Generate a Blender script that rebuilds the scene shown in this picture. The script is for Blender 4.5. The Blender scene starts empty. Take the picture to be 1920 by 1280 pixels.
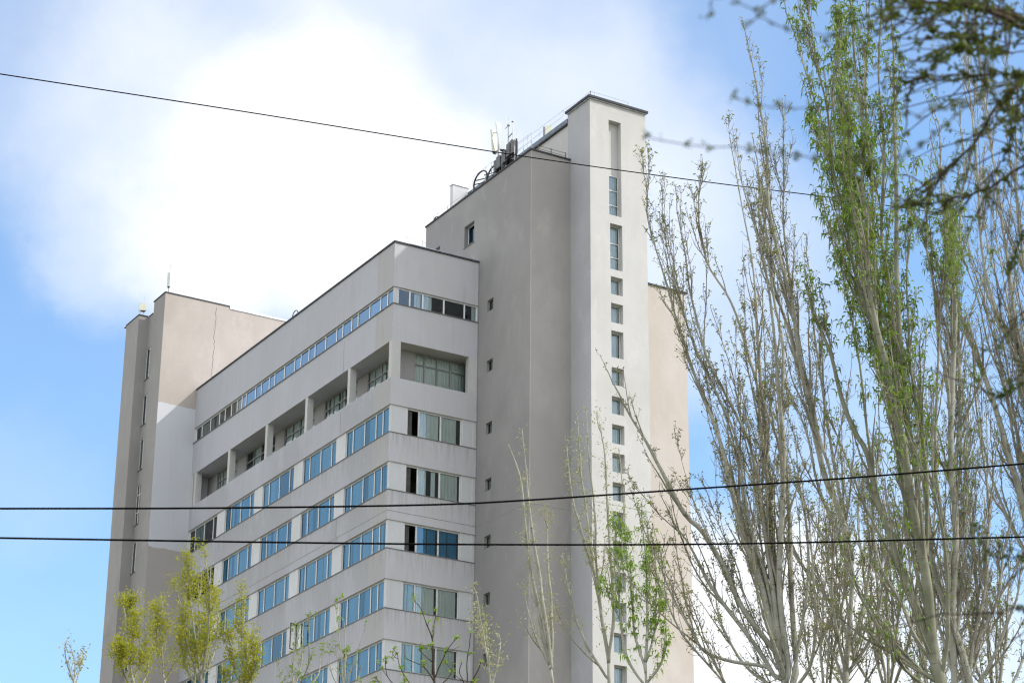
import bpy, math, random
import numpy as np
from mathutils import Vector, Matrix

random.seed(7)
RNG = np.random.default_rng(11)
scene = bpy.context.scene
COL = scene.collection

# ------------------------------------------------------------------ camera
CAM_O = np.array([-55.483, -106.653, 1.6])
PITCH, YAW, ROLL, FPX = math.radians(22.106544), math.radians(30.653994), math.radians(0.493004), 4382.35
FWD = np.array([math.sin(YAW)*math.cos(PITCH), math.cos(YAW)*math.cos(PITCH), math.sin(PITCH)])
_r = np.array([math.cos(YAW), -math.sin(YAW), 0.0]); _u = np.cross(_r, FWD)
RIGHT = math.cos(ROLL)*_r + math.sin(ROLL)*_u
UP = -math.sin(ROLL)*_r + math.cos(ROLL)*_u
cd = bpy.data.cameras.new("camera"); cam = bpy.data.objects.new("camera", cd); COL.objects.link(cam)
cam.matrix_world = Matrix([[RIGHT[i], UP[i], -FWD[i], CAM_O[i]] for i in range(3)] + [[0, 0, 0, 1]])
cd.sensor_width = 36.0; cd.lens = FPX/1920*36.0
cd.clip_start = 0.1; cd.clip_end = 4000
cd.dof.use_dof = True; cd.dof.focus_distance = 46.0; cd.dof.aperture_fstop = 6.3
scene.camera = cam

# ------------------------------------------------------------------ sun, sky, exposure
SUN = np.array([1.0, -0.80, 1.14]); SUN /= np.linalg.norm(SUN)
sd = bpy.data.lights.new("sun", 'SUN'); sd.energy = 2.05; sd.angle = math.radians(0.6); sd.color = (1.0, 0.95, 0.87)
so = bpy.data.objects.new("sun", sd); COL.objects.link(so)
so.rotation_euler = Vector(-SUN).to_track_quat('-Z', 'Y').to_euler(); so.location = (60, -60, 120)
scene.view_settings.view_transform = 'Standard'
scene.view_settings.look = 'None'
scene.view_settings.gamma = 1.0
scene.view_settings.exposure = 0.75
scene.cycles.use_denoising = True
scene.cycles.filter_width = 1.2
scene.cycles.max_bounces = 8
scene.cycles.transparent_max_bounces = 12
scene.cycles.caustics_reflective = False; scene.cycles.caustics_refractive = False

def ray(px, py):
    return FWD + RIGHT*(px-960)/FPX - UP*(py-640)/FPX
def at(px, py, dist):
    """the point seen at a photo pixel, at a horizontal distance (m) from the camera"""
    d = ray(px, py); return CAM_O + d*(dist/math.hypot(d[0], d[1]))

W = bpy.data.worlds.new("World"); scene.world = W; W.use_nodes = True
nt = W.node_tree; nt.nodes.clear(); N = nt.nodes.new; LK = nt.links.new
out = N('ShaderNodeOutputWorld'); bg = N('ShaderNodeBackground'); LK(bg.outputs[0], out.inputs[0])
sky = N('ShaderNodeTexSky'); sky.sky_type = 'NISHITA'; sky.sun_disc = False
sky.sun_elevation = math.asin(SUN[2]); sky.sun_rotation = math.atan2(SUN[0], SUN[1])
sky.air_density = 1.0; sky.dust_density = 0.2; sky.ozone_density = 2.0
bg.inputs[1].default_value = 0.14
tc = N('ShaderNodeTexCoord')
def vmath(op, a, b=None):
    n = N('ShaderNodeVectorMath'); n.operation = op
    for i, v in enumerate((a, b)):
        if v is None: continue
        if isinstance(v, (tuple, list)): n.inputs[i].default_value = v
        else: LK(v, n.inputs[i])
    return n
def fmath(op, a, b=None, clamp=False):
    n = N('ShaderNodeMath'); n.operation = op; n.use_clamp = clamp
    for i, v in enumerate((a, b)):
        if v is None: continue
        if isinstance(v, (int, float)): n.inputs[i].default_value = v
        else: LK(v, n.inputs[i])
    return n.outputs[0]
def wnoise(scale, detail, rough, vec):
    n = N('ShaderNodeTexNoise'); n.inputs['Scale'].default_value = scale; n.inputs['Detail'].default_value = detail
    n.inputs['Roughness'].default_value = rough; LK(vec, n.inputs['Vector']); return n
dirv = vmath('NORMALIZE', tc.outputs['Generated']).outputs[0]
n1 = wnoise(6.0, 7, 0.58, dirv)
off = vmath('SUBTRACT', n1.outputs['Color'], (0.5, 0.5, 0.5)).outputs[0]
sc_ = vmath('SCALE', off); sc_.inputs['Scale'].default_value = 0.11
wd = vmath('NORMALIZE', vmath('ADD', dirv, sc_.outputs[0]).outputs[0]).outputs[0]
# cloud banks: direction, inner and outer angular radius (degrees), weight
BANKS = [((550, 350), .5, 4.5, 2.0), ((740, 500), .5, 3.8, 1.4), ((360, 260), .5, 5.2, .55), ((880, 120), .5, 6.2, .52), ((540, 90), .4, 6.0, .50), ((800, 580), .6, 3.2, 1.1),
         ((60, 110), .4, 5.0, .32), ((300, 440), .3, 2.8, .30), ((1400, 1300), 2.0, 5.2, 2.4), ((1080, 1150), 1.0, 5.0, 1.0), ((1130, 300), .4, 4.6, .50),
         ((1360, 480), .4, 4.2, .50), ((90, 900), .3, 2.6, .10), ((1780, 1260), .5, 4.0, 1.0), ((1640, 820), .3, 3.5, .25), ((1330, 80), .3, 3.5, .06)]
mask = None
for (px, py), ri, ro, wgt in BANKS:
    d = ray(px, py); d = d/np.linalg.norm(d)
    dp = vmath('DOT_PRODUCT', wd, tuple(float(v) for v in d)).outputs['Value']
    mr = N('ShaderNodeMapRange'); mr.interpolation_type = 'SMOOTHSTEP'
    mr.inputs['From Min'].default_value = math.cos(math.radians(ro)); mr.inputs['From Max'].default_value = math.cos(math.radians(ri))
    mr.inputs['To Min'].default_value = 0.0; mr.inputs['To Max'].default_value = wgt
    LK(dp, mr.inputs['Value'])
    mask = mr.outputs[0] if mask is None else fmath('ADD', mask, mr.outputs[0])
# scattered cloud over the rest of the sky
n2 = wnoise(3.2, 7, 0.6, dirv); n3 = wnoise(7.0, 5, 0.6, dirv)
far = N('ShaderNodeMapRange'); far.interpolation_type = 'SMOOTHSTEP'
far.inputs['From Min'].default_value = .36; far.inputs['From Max'].default_value = .60; far.inputs['To Max'].default_value = .9
LK(n2.outputs[0], far.inputs['Value'])
away = N('ShaderNodeMapRange'); away.interpolation_type = 'SMOOTHSTEP'   # only well away from the banks described above
away.inputs['From Min'].default_value = math.cos(math.radians(17)); away.inputs['From Max'].default_value = math.cos(math.radians(26))
away.inputs['To Min'].default_value = 0.0; away.inputs['To Max'].default_value = 1.0
vc = tuple(float(v) for v in FWD)
dpf = vmath('DOT_PRODUCT', dirv, vc).outputs['Value']
away.inputs['From Min'].default_value = math.cos(math.radians(18)); away.inputs['From Max'].default_value = math.cos(math.radians(28))
LK(dpf, away.inputs['Value'])
scatter = fmath('MULTIPLY', fmath('MULTIPLY', far.outputs[0], away.outputs[0]), 2.6)
veil = fmath('MULTIPLY', n3.outputs[0], 0.14)
n4 = wnoise(14.0, 6, .62, dirv)
tex = fmath('ADD', fmath('ADD', fmath('MULTIPLY', n1.outputs[0], 0.9), fmath('MULTIPLY', n4.outputs[0], 0.8)), 0.12)
m = fmath('MULTIPLY', mask, tex)
m = fmath('ADD', fmath('ADD', m, scatter), veil)
m = fmath('SUBTRACT', 1.0, fmath('POWER', 2.71828, fmath('MULTIPLY', m, -1.0)))
mx = N('ShaderNodeMix'); mx.data_type = 'RGBA'; LK(m, mx.inputs['Factor'])
hs = N('ShaderNodeMix'); hs.data_type = 'RGBA'; hs.blend_type = 'MULTIPLY'; hs.inputs['Factor'].default_value = 1.0
LK(sky.outputs[0], hs.inputs['A']); hs.inputs['B'].default_value = (0.86, 1.03, 1.10, 1)
LK(hs.outputs['Result'], mx.inputs['A']); cc = N('ShaderNodeMix'); cc.data_type = 'RGBA'; LK(away.outputs[0], cc.inputs['Factor'])
cc.inputs['A'].default_value = (4.9, 4.95, 5.05, 1); cc.inputs['B'].default_value = (7.6, 7.5, 7.4, 1); LK(cc.outputs['Result'], mx.inputs['B'])
LK(mx.outputs['Result'], bg.inputs[0])

# ------------------------------------------------------------------ materials
def newmat(name):
    mt = bpy.data.materials.new(name); mt.use_nodes = True
    t = mt.node_tree; t.nodes.clear()
    o = t.nodes.new('ShaderNodeOutputMaterial'); p = t.nodes.new('ShaderNodeBsdfPrincipled')
    t.links.new(p.outputs[0], o.inputs[0]); return mt, t, p, o
def mixc(t, fac, a, b, mode='MIX'):
    n = t.nodes.new('ShaderNodeMix'); n.data_type = 'RGBA'; n.blend_type = mode
    for k, v in (('Factor', fac), ('A', a), ('B', b)):
        if isinstance(v, (int, float)): n.inputs[k].default_value = v
        elif isinstance(v, tuple): n.inputs[k].default_value = (*v, 1)
        else: t.links.new(v, n.inputs[k])
    return n.outputs['Result']
def noise(t, scale, vec, detail=5, rough=.6):
    n = t.nodes.new('ShaderNodeTexNoise'); n.inputs['Scale'].default_value = scale; n.inputs['Detail'].default_value = detail
    n.inputs['Roughness'].default_value = rough; t.links.new(vec, n.inputs['Vector']); return n.outputs[0]
def ramp(t, v, lo, hi, a=0., b=1.):
    n = t.nodes.new('ShaderNodeMapRange'); n.inputs['From Min'].default_value = lo; n.inputs['From Max'].default_value = hi
    n.inputs['To Min'].default_value = a; n.inputs['To Max'].default_value = b; t.links.new(v, n.inputs['Value']); return n.outputs[0]
def tmath(t, op, a, b):
    n = t.nodes.new('ShaderNodeMath'); n.operation = op
    for i, v in enumerate((a, b)):
        if isinstance(v, (int, float)): n.inputs[i].default_value = v
        else: t.links.new(v, n.inputs[i])
    return n.outputs[0]
def scaled(t, vec, s):
    n = t.nodes.new('ShaderNodeVectorMath'); n.operation = 'MULTIPLY'; t.links.new(vec, n.inputs[0]); n.inputs[1].default_value = s
    return n.outputs[0]

def wall_mat(name, base, other, patch=.5, streak=.35, stain=(.30, .28, .26), bands=None, rough=.9, sills=None):
    """weathered painted render: big repaint patches, fine mottling, rain streaks; bands = extra paint colours by height"""
    mt, t, p, o = newmat(name)
    g = t.nodes.new('ShaderNodeNewGeometry'); pos = g.outputs['Position']
    big = noise(t, 1.0, scaled(t, pos, (.17, .17, .11)), 3, .5)
    c = mixc(t, ramp(t, big, .5-.035, .5+.035, 0, patch), base, other)
    mid = noise(t, 1.0, scaled(t, pos, (.9, .9, .55)), 6, .65)
    c = mixc(t, ramp(t, mid, .38, .72, 0, .34), c, tuple(v*.80 for v in base))
    pt = noise(t, 1.0, scaled(t, pos, (.55, .55, .32)), 5, .7)
    c = mixc(t, ramp(t, pt, .57, .62, 0, .30), c, tuple(min(.8, v*1.12) for v in other))
    if bands:
        sp = t.nodes.new('ShaderNodeSeparateXYZ'); t.links.new(pos, sp.inputs[0])
        wob = noise(t, 1.4, pos, 4, .6)
        z = tmath(t, 'ADD', sp.outputs[2], tmath(t, 'MULTIPLY', wob, .35))
        for ax, lo, hi, colr, amt in bands:
            v = z if ax == 'z' else tmath(t, 'ADD', sp.outputs['xy'.index(ax)], tmath(t, 'MULTIPLY', wob, .10))
            f = tmath(t, 'MULTIPLY', ramp(t, v, lo, lo+.06), ramp(t, v, hi-.06, hi, 1, 0))
            c = mixc(t, tmath(t, 'MULTIPLY', f, amt), c, colr)
    st = noise(t, 1.0, scaled(t, pos, (3.2, 3.2, .16)), 4, .7)
    sm = noise(t, 1.0, scaled(t, pos, (.5, .5, .9)), 3, .5)
    sf = tmath(t, 'MULTIPLY', ramp(t, st, .50, .78), ramp(t, sm, .35, .70))
    c = mixc(t, tmath(t, 'MULTIPLY', sf, streak), c, stain)
    if sills:    # run-off below each window sill: a repeating storey height
        sz = t.nodes.new('ShaderNodeSeparateXYZ'); t.links.new(pos, sz.inputs[0])
        fr = tmath(t, 'FRACT', tmath(t, 'DIVIDE', tmath(t, 'SUBTRACT', sills[0], sz.outputs[2]), sills[1]), 0)
        run = noise(t, 1.0, scaled(t, pos, (6.5, 6.5, .35)), 3, .75)
        g1 = tmath(t, 'MULTIPLY', tmath(t, 'MULTIPLY', ramp(t, fr, 0, .42, 1, 0), ramp(t, run, .44, .70)), ramp(t, sz.outputs[2], sills[0]-.02, sills[0], 1, 0))
        c = mixc(t, tmath(t, 'MULTIPLY', g1, .75), c, stain)
    sp2 = noise(t, 11.0, pos, 2, .6)
    c = mixc(t, ramp(t, sp2, .66, .74, 0, .16), c, stain)
    fine = noise(t, 26.0, pos, 3, .6)
    c = mixc(t, ramp(t, fine, .3, .7, 0, .10), c, tuple(v*.75 for v in base))
    t.links.new(c, p.inputs['Base Color']); p.inputs['Roughness'].default_value = rough
    p.inputs['Specular IOR Level'].default_value = .25
    bp = t.nodes.new('ShaderNodeBump'); bp.inputs['Strength'].default_value = .35; bp.inputs['Distance'].default_value = .03
    hh = tmath(t, 'ADD', noise(t, 1.3, pos, 5, .6), tmath(t, 'MULTIPLY', fine, .25))
    t.links.new(hh, bp.inputs['Height']); t.links.new(bp.outputs[0], p.inputs['Normal'])
    return mt
def plain(name, colr, rough=.6, metal=0., var=.25, scale=3., spec=.4):
    mt, t, p, o = newmat(name)
    g = t.nodes.new('ShaderNodeNewGeometry'); n = noise(t, scale, g.outputs['Position'], 5, .6)
    c = mixc(t, ramp(t, n, .3, .7), tuple(v*(1-var) for v in colr), tuple(min(1, v*(1+var)) for v in colr))
    t.links.new(c, p.inputs['Base Color']); p.inputs['Roughness'].default_value = rough; p.inputs['Metallic'].default_value = metal
    p.inputs['Specular IOR Level'].default_value = spec
    return mt
def glass(name, tint, gloss, refl, ior=1.6):
    mt, t, p, o = newmat(name); t.nodes.remove(p)
    tr = t.nodes.new('ShaderNodeBsdfTransparent'); tr.inputs[0].default_value = (*tint, 1)
    gl = t.nodes.new('ShaderNodeBsdfGlossy'); gl.inputs['Roughness'].default_value = .015; gl.inputs['Color'].default_value = (*refl, 1)
    g = t.nodes.new('ShaderNodeNewGeometry')
    bp = t.nodes.new('ShaderNodeBump'); bp.inputs['Strength'].default_value = .12; bp.inputs['Distance'].default_value = .02
    t.links.new(noise(t, 1.7, g.outputs['Position'], 2, .5), bp.inputs['Height']); t.links.new(bp.outputs[0], gl.inputs['Normal'])
    fr = t.nodes.new('ShaderNodeFresnel'); fr.inputs[0].default_value = ior
    ms = t.nodes.new('ShaderNodeMixShader')
    f = tmath(t, 'MINIMUM', tmath(t, 'ADD', fr.outputs[0], gloss), 1.0)
    t.links.new(f, ms.inputs[0]); t.links.new(tr.outputs[0], ms.inputs[1]); t.links.new(gl.outputs[0], ms.inputs[2])
    t.links.new(ms.outputs[0], o.inputs[0]); return mt
def leaf_mat(name, c0, c1, c2, trans=.35):
    mt, t, p, o = newmat(name)
    g = t.nodes.new('ShaderNodeNewGeometry'); r = t.nodes.new('ShaderNodeValToRGB')
    t.links.new(g.outputs['Random Per Island'], r.inputs[0])
    e = r.color_ramp.elements; e[0].color = (*c0, 1); e[1].color = (*c2, 1); m_ = e.new(.5); m_.color = (*c1, 1)
    t.links.new(r.outputs[0], p.inputs['Base Color']); p.inputs['Roughness'].default_value = .5
    p.inputs['Specular IOR Level'].default_value = .3
    tl = t.nodes.new('ShaderNodeBsdfTranslucent'); t.links.new(mixc(t, .5, r.outputs[0], (.35, .45, .05), 'MIX'), tl.inputs[0])
    ms = t.nodes.new('ShaderNodeMixShader'); ms.inputs[0].default_value = trans
    t.links.new(p.outputs[0], ms.inputs[1]); t.links.new(tl.outputs[0], ms.inputs[2]); t.links.new(ms.outputs[0], o.inputs[0])
    return mt
def bark_mat(name, c0, c1, mark, rough=.85):
    mt, t, p, o = newmat(name)
    g = t.nodes.new('ShaderNodeNewGeometry'); pos = g.outputs['Position']
    c = mixc(t, ramp(t, noise(t, 2.2, pos, 5, .65), .35, .68), c0, c1)
    c = mixc(t, ramp(t, noise(t, 1.0, scaled(t, pos, (5, 5, 26)), 3, .6), .62, .70, 0, .75), c, mark)
    c = mixc(t, ramp(t, noise(t, 1.0, scaled(t, pos, (16, 16, 2)), 3, .6), .55, .75, 0, .35), c, mark)
    t.links.new(c, p.inputs['Base Color']); p.inputs['Roughness'].default_value = rough
    p.inputs['Specular IOR Level'].default_value = .15
    return mt

M = {}
WHITE = (.56, .58, .63)
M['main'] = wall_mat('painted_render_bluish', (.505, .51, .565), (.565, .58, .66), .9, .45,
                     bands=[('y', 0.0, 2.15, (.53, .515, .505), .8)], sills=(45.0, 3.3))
M['mainshade'] = wall_mat('painted_render_grey_shaded', (.375, .378, .395), (.45, .455, .49), .9, .5, bands=[('y', 2.1, 60, (.455, .46, .50), .22), ('z', 50.35, 60, (.47, .475, .51), .62), ('y', 0.0, 2.12, (.42, .41, .405), .8)], sills=(45.0, 3.3))  # shaded version of the main render: the face's weaker light is in the colour
M['block'] = wall_mat('beige_render', (.355, .335, .318), (.41, .385, .365), .8, .30)
M['stair'] = wall_mat('cream_render', (.54, .53, .51), (.58, .57, .56), .8, .18)
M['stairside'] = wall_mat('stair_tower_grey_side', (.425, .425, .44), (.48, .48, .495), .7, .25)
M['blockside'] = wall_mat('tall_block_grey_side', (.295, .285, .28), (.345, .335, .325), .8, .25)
M['left'] = wall_mat('left_tower_render', (.44, .39, .35), (.50, .45, .41), .8, .18,
                     bands=[('z', 45.40, 55.20, (.60, .61, .645), 1.0), ('z', 0, 45.40, (.40, .375, .355), .8)])
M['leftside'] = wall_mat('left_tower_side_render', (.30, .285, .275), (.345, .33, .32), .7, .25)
M['wing'] = wall_mat('peach_render', (.56, .505, .455), (.59, .55, .515), .8, .12)
M['coping'] = plain('dark_roof_felt', (.05, .052, .058), .8)
M['bluemetal'] = plain('blue_grey_metal', (.13, .17, .21), .5, .3)
M['zinc'] = plain('zinc_sheet', (.55, .57, .60), .4, .6)
M['sill'] = plain('grey_metal_sill', (.16, .155, .15), .6, .2)
M['frame'] = plain('white_painted_frame', (.66, .66, .64), .5, 0, .1)
M['pvc'] = plain('white_pvc', (.80, .81, .83), .4, 0, .04)
M['greyframe'] = plain('grey_frame', (.27, .27, .26), .6, 0, .2)
M['panel'] = wall_mat('white_infill_panel', (.60, .60, .60), (.65, .66, .68), .6, .25)
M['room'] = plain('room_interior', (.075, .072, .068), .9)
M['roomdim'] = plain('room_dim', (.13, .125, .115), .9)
M['g_blue'] = glass('blue_glass', (.46, .66, .79), .09, (.25, .48, .72))
M['g_ribbon'] = glass('ribbon_glass', (.35, .6, .85), .30, (.28, .46, .70))
M['g_clear'] = glass('clear_glass', (.90, .96, .95), .05, (.8, .9, .95))
M['g_dark'] = glass('dim_glass', (.55, .58, .55), .03, (.6, .65, .66))
M['g_teal'] = glass('teal_glass', (.30, .55, .68), .10, (.5, .75, .95))
M['curt_teal'] = plain('pale_teal_curtain', (.42, .68, .78), .9, 0, .12, 2.)
M['curt_white'] = plain('white_curtain', (.80, .86, .87), .9, 0, .08, 2.)
M['curt_green'] = plain('grey_green_blind', (.76, .80, .76), .9, 0, .06, 1.)
M['metal'] = plain('galvanised_steel', (.35, .36, .37), .45, .7)
M['darkmetal'] = plain('dark_steel', (.045, .045, .05), .55, .3)
M['rust'] = plain('rusty_steel', (.11, .07, .055), .8, .1, .4, 8.)
M['antenna'] = plain('antenna_cover', (.62, .66, .66), .45, 0, .05)
M['antback'] = plain('antenna_cream_back', (.72, .72, .56), .5, 0, .06)
M['box'] = plain('grey_equipment', (.12, .125, .13), .55, .2)
M['cable'] = plain('black_cable', (.004, .004, .0045), .95, 0, .1, 3., .1)
M['yellow'] = plain('yellow_tube', (.75, .62, .05), .5)
M['crack'] = plain('crack_dark', (.16, .15, .14), .9)  # plain dark grey of the crack strips
M['joint'] = plain('joint_filler', (.27, .265, .26), .9)
M['ground'] = wall_mat('dry_grass_ground', (.12, .12, .07), (.17, .15, .10), .8, .0)
M['asphalt'] = plain('asphalt', (.05, .05, .052), .9, 0, .2, 4.)
M['bark'] = bark_mat('pale_poplar_bark', (.27, .265, .215), (.42, .41, .345), (.10, .09, .07))
M['barkgreen'] = bark_mat('green_grey_poplar_bark', (.19, .195, .13), (.31, .305, .23), (.11, .10, .075))
M['twig'] = bark_mat('brown_twig', (.19, .172, .13), (.36, .335, .27), (.08, .065, .05))
M['palet'] = bark_mat('pale_twig', (.26, .24, .17), (.38, .35, .27), (.12, .10, .08))
M['darkbark'] = bark_mat('dark_bark', (.045, .032, .022), (.085, .062, .042), (.02, .015, .01))
M['l_green'] = leaf_mat('drooping_green_leaves', (.075, .165, .016), (.14, .25, .03), (.22, .28, .06))
M['l_bud'] = leaf_mat('young_bud_leaves', (.22, .19, .09), (.30, .32, .10), (.36, .30, .19), .3)
M['l_yellow'] = leaf_mat('yellow_green_leaves', (.27, .29, .006), (.38, .375, .012), (.46, .40, .04), .4)
M['l_pale'] = leaf_mat('pale_catkin_leaves', (.32, .33, .14), (.40, .40, .20), (.44, .38, .26), .3)
M['l_fresh'] = leaf_mat('fresh_green_leaves', (.13, .25, .025), (.19, .32, .04), (.25, .34, .07), .4)
M['l_fore'] = leaf_mat('dark_unfolding_leaves', (.018, .030, .006), (.036, .058, .008), (.085, .105, .012), .22)

# ------------------------------------------------------------------ mesh helpers
class MB:
    """collects quads / polygons with a material slot each and links them as ONE mesh object"""
    def __init__(s): s.v = []; s.f = []; s.m = []
    def poly(s, pts, mi=0):
        b = len(s.v); s.v += [tuple(map(float, p)) for p in pts]; s.f.append(tuple(range(b, b+len(pts)))); s.m.append(mi)
    def box(s, x0, x1, y0, y1, z0, z1, mi=0):
        x0, x1 = sorted((x0, x1)); y0, y1 = sorted((y0, y1)); z0, z1 = sorted((z0, z1))
        b = len(s.v); s.v += [(x, y, z) for z in (z0, z1) for x, y in ((x0, y0), (x1, y0), (x1, y1), (x0, y1))]
        for q in ((0, 3, 2, 1), (4, 5, 6, 7), (0, 1, 5, 4), (1, 2, 6, 5), (2, 3, 7, 6), (3, 0, 4, 7)):
            s.f.append(tuple(b+i for i in q)); s.m.append(mi)
    def obox(s, c, ax, half, mi=0):
        """oriented box: centre, three axes, half sizes"""
        c = np.array(c, float); ax = [np.array(a, float)/np.linalg.norm(a) for a in ax]
        P = [c + ax[0]*half[0]*i + ax[1]*half[1]*j + ax[2]*half[2]*k for k in (-1, 1) for i, j in ((-1, -1), (1, -1), (1, 1), (-1, 1))]
        b = len(s.v); s.v += [tuple(p) for p in P]
        for q in ((0, 3, 2, 1), (4, 5, 6, 7), (0, 1, 5, 4), (1, 2, 6, 5), (2, 3, 7, 6), (3, 0, 4, 7)):
            s.f.append(tuple(b+i for i in q)); s.m.append(mi)
    def tube(s, pts, rad, n=6, mi=0, cap=True):
        P = np.array(pts, float); K = len(P)
        R = np.full(K, rad) if np.isscalar(rad) else np.array(rad, float)
        T = np.gradient(P, axis=0); T /= (np.linalg.norm(T, axis=1)[:, None]+1e-12)
        ref = np.array([0, 0, 1.]) if abs(T[0][2]) < .9 else np.array([1., 0, 0])
        a = np.cross(T, ref); a /= (np.linalg.norm(a, axis=1)[:, None]+1e-12); b_ = np.cross(T, a)
        th = np.linspace(0, 2*math.pi, n, endpoint=False)
        V = P[:, None, :] + R[:, None, None]*(np.cos(th)[None, :, None]*a[:, None, :] + np.sin(th)[None, :, None]*b_[:, None, :])
        b = len(s.v); s.v += [tuple(x) for x in V.reshape(-1, 3)]
        for k in range(K-1):
            for i in range(n):
                j = (i+1) % n
                s.f.append((b+k*n+i, b+k*n+j, b+(k+1)*n+j, b+(k+1)*n+i)); s.m.append(mi)
        if cap:
            s.f.append(tuple(b+i for i in range(n))[::-1]); s.m.append(mi)
            s.f.append(tuple(b+(K-1)*n+i for i in range(n))); s.m.append(mi)
    def build(s, name, mats, parent=None, smooth=False, loc=None):
        me = bpy.data.meshes.new(name)
        v = np.array(s.v, float)
        if loc is not None: v = v - np.array(loc, float)
        me.from_pydata([tuple(p) for p in v], [], s.f)
        for m_ in (mats if isinstance(mats, (list, tuple)) else [mats]): me.materials.append(m_)
        me.polygons.foreach_set('material_index', s.m)
        if smooth: me.polygons.foreach_set('use_smooth', [True]*len(s.f))
        me.update()
        o = bpy.data.objects.new(name, me); COL.objects.link(o)
        if parent is not None:
            o.parent = parent
            # parts are written in world coordinates: cancel the parent's own position
            wp = np.zeros(3); q = parent
            while q is not None: wp += np.array(q.location); q = q.parent
            if loc is None: o.location = tuple(-wp)
            else: o.location = tuple(np.array(loc) - wp)
        elif loc is not None: o.location = tuple(loc)
        return o
def thing(name, label, cat, loc, group=None):
    o = bpy.data.objects.new(name, None); COL.objects.link(o); o.location = tuple(map(float, loc)); o.empty_display_size = .5
    o['label'] = label; o['category'] = cat
    if group: o['group'] = group
    return o
def tag(o, label, cat, group=None):
    o['label'] = label; o['category'] = cat
    if group: o['group'] = group
    return o

# wall planes: 'X' faces -x (u runs along y), 'Y' faces -y (u runs along x); d = depth into the wall
def pb(mb, pl, c, u0, u1, z0, z1, d0, d1, mi=0):
    if pl == 'X': mb.box(c+d0, c+d1, u0, u1, z0, z1, mi)
    else: mb.box(u0, u1, c+d0, c+d1, z0, z1, mi)
def P3(pl, c, u, d, z): return (c+d, u, z) if pl == 'X' else (u, c+d, z)
def holed(mb, pl, c, u0, u1, z0, z1, holes, reveal=.12, room=1.6, mi=0, mroom=1):
    """wall face with rectangular openings, each with its reveals and a dim room behind"""
    us = sorted({u0, u1, *[h[0] for h in holes], *[h[1] for h in holes]}); zs = sorted({z0, z1, *[h[2] for h in holes], *[h[3] for h in holes]})
    for a, b in zip(us[:-1], us[1:]):
        for e, f in zip(zs[:-1], zs[1:]):
            mu, mz = (a+b)/2, (e+f)/2
            if any(h[0] < mu < h[1] and h[2] < mz < h[3] for h in holes): continue
            mb.poly([P3(pl, c, a, 0, e), P3(pl, c, b, 0, e), P3(pl, c, b, 0, f), P3(pl, c, a, 0, f)], mi)
    for h in holes:
        a, b, e, f = h[:4]; rm = h[4] if len(h) > 4 else room; rv = h[5] if len(h) > 5 else reveal
        for d0, d1, mm in ((0, rv, mi), (rv, rv+rm, mroom)):
            for q in (((a, e), (b, e)), ((b, e), (b, f)), ((b, f), (a, f)), ((a, f), (a, e))):
                (ua, za), (ub, zb) = q
                mb.poly([P3(pl, c, ua, d0, za), P3(pl, c, ub, d0, zb), P3(pl, c, ub, d1, zb), P3(pl, c, ua, d1, za)], mm)
        d = rv+rm
        mb.poly([P3(pl, c, a, d, e), P3(pl, c, b, d, e), P3(pl, c, b, d, f), P3(pl, c, a, d, f)], mroom)

# ------------------------------------------------------------------ the building
B = thing('office_building', 'large grey and cream multi-storey concrete building with stair towers and rows of windows', 'building', (0, 0, 0))
MW, ML = 5.49, 27.58
ZF = [(45.0-3.3*k, 46.63-3.3*k) for k in range(6)]     # window bands, top down (sill, head)

def curtain(mb, pl, c, u0, u1, z0, z1, d, amp=.045, wave=.19, mi=0):
    n = max(4, int((u1-u0)/.04)); ph = random.random()*6
    us = np.linspace(u0, u1, n+1); ds = d + amp*np.sin(us/wave*2*math.pi+ph)*(.6+.4*np.sin(us*3+ph)) + .01*np.sin(us*41)
    for a, b, da, db in zip(us[:-1], us[1:], ds[:-1], ds[1:]):
        mb.poly([P3(pl, c, a, da, z0), P3(pl, c, b, db, z0), P3(pl, c, b, db, z1), P3(pl, c, a, da, z1)], mi)

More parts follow.
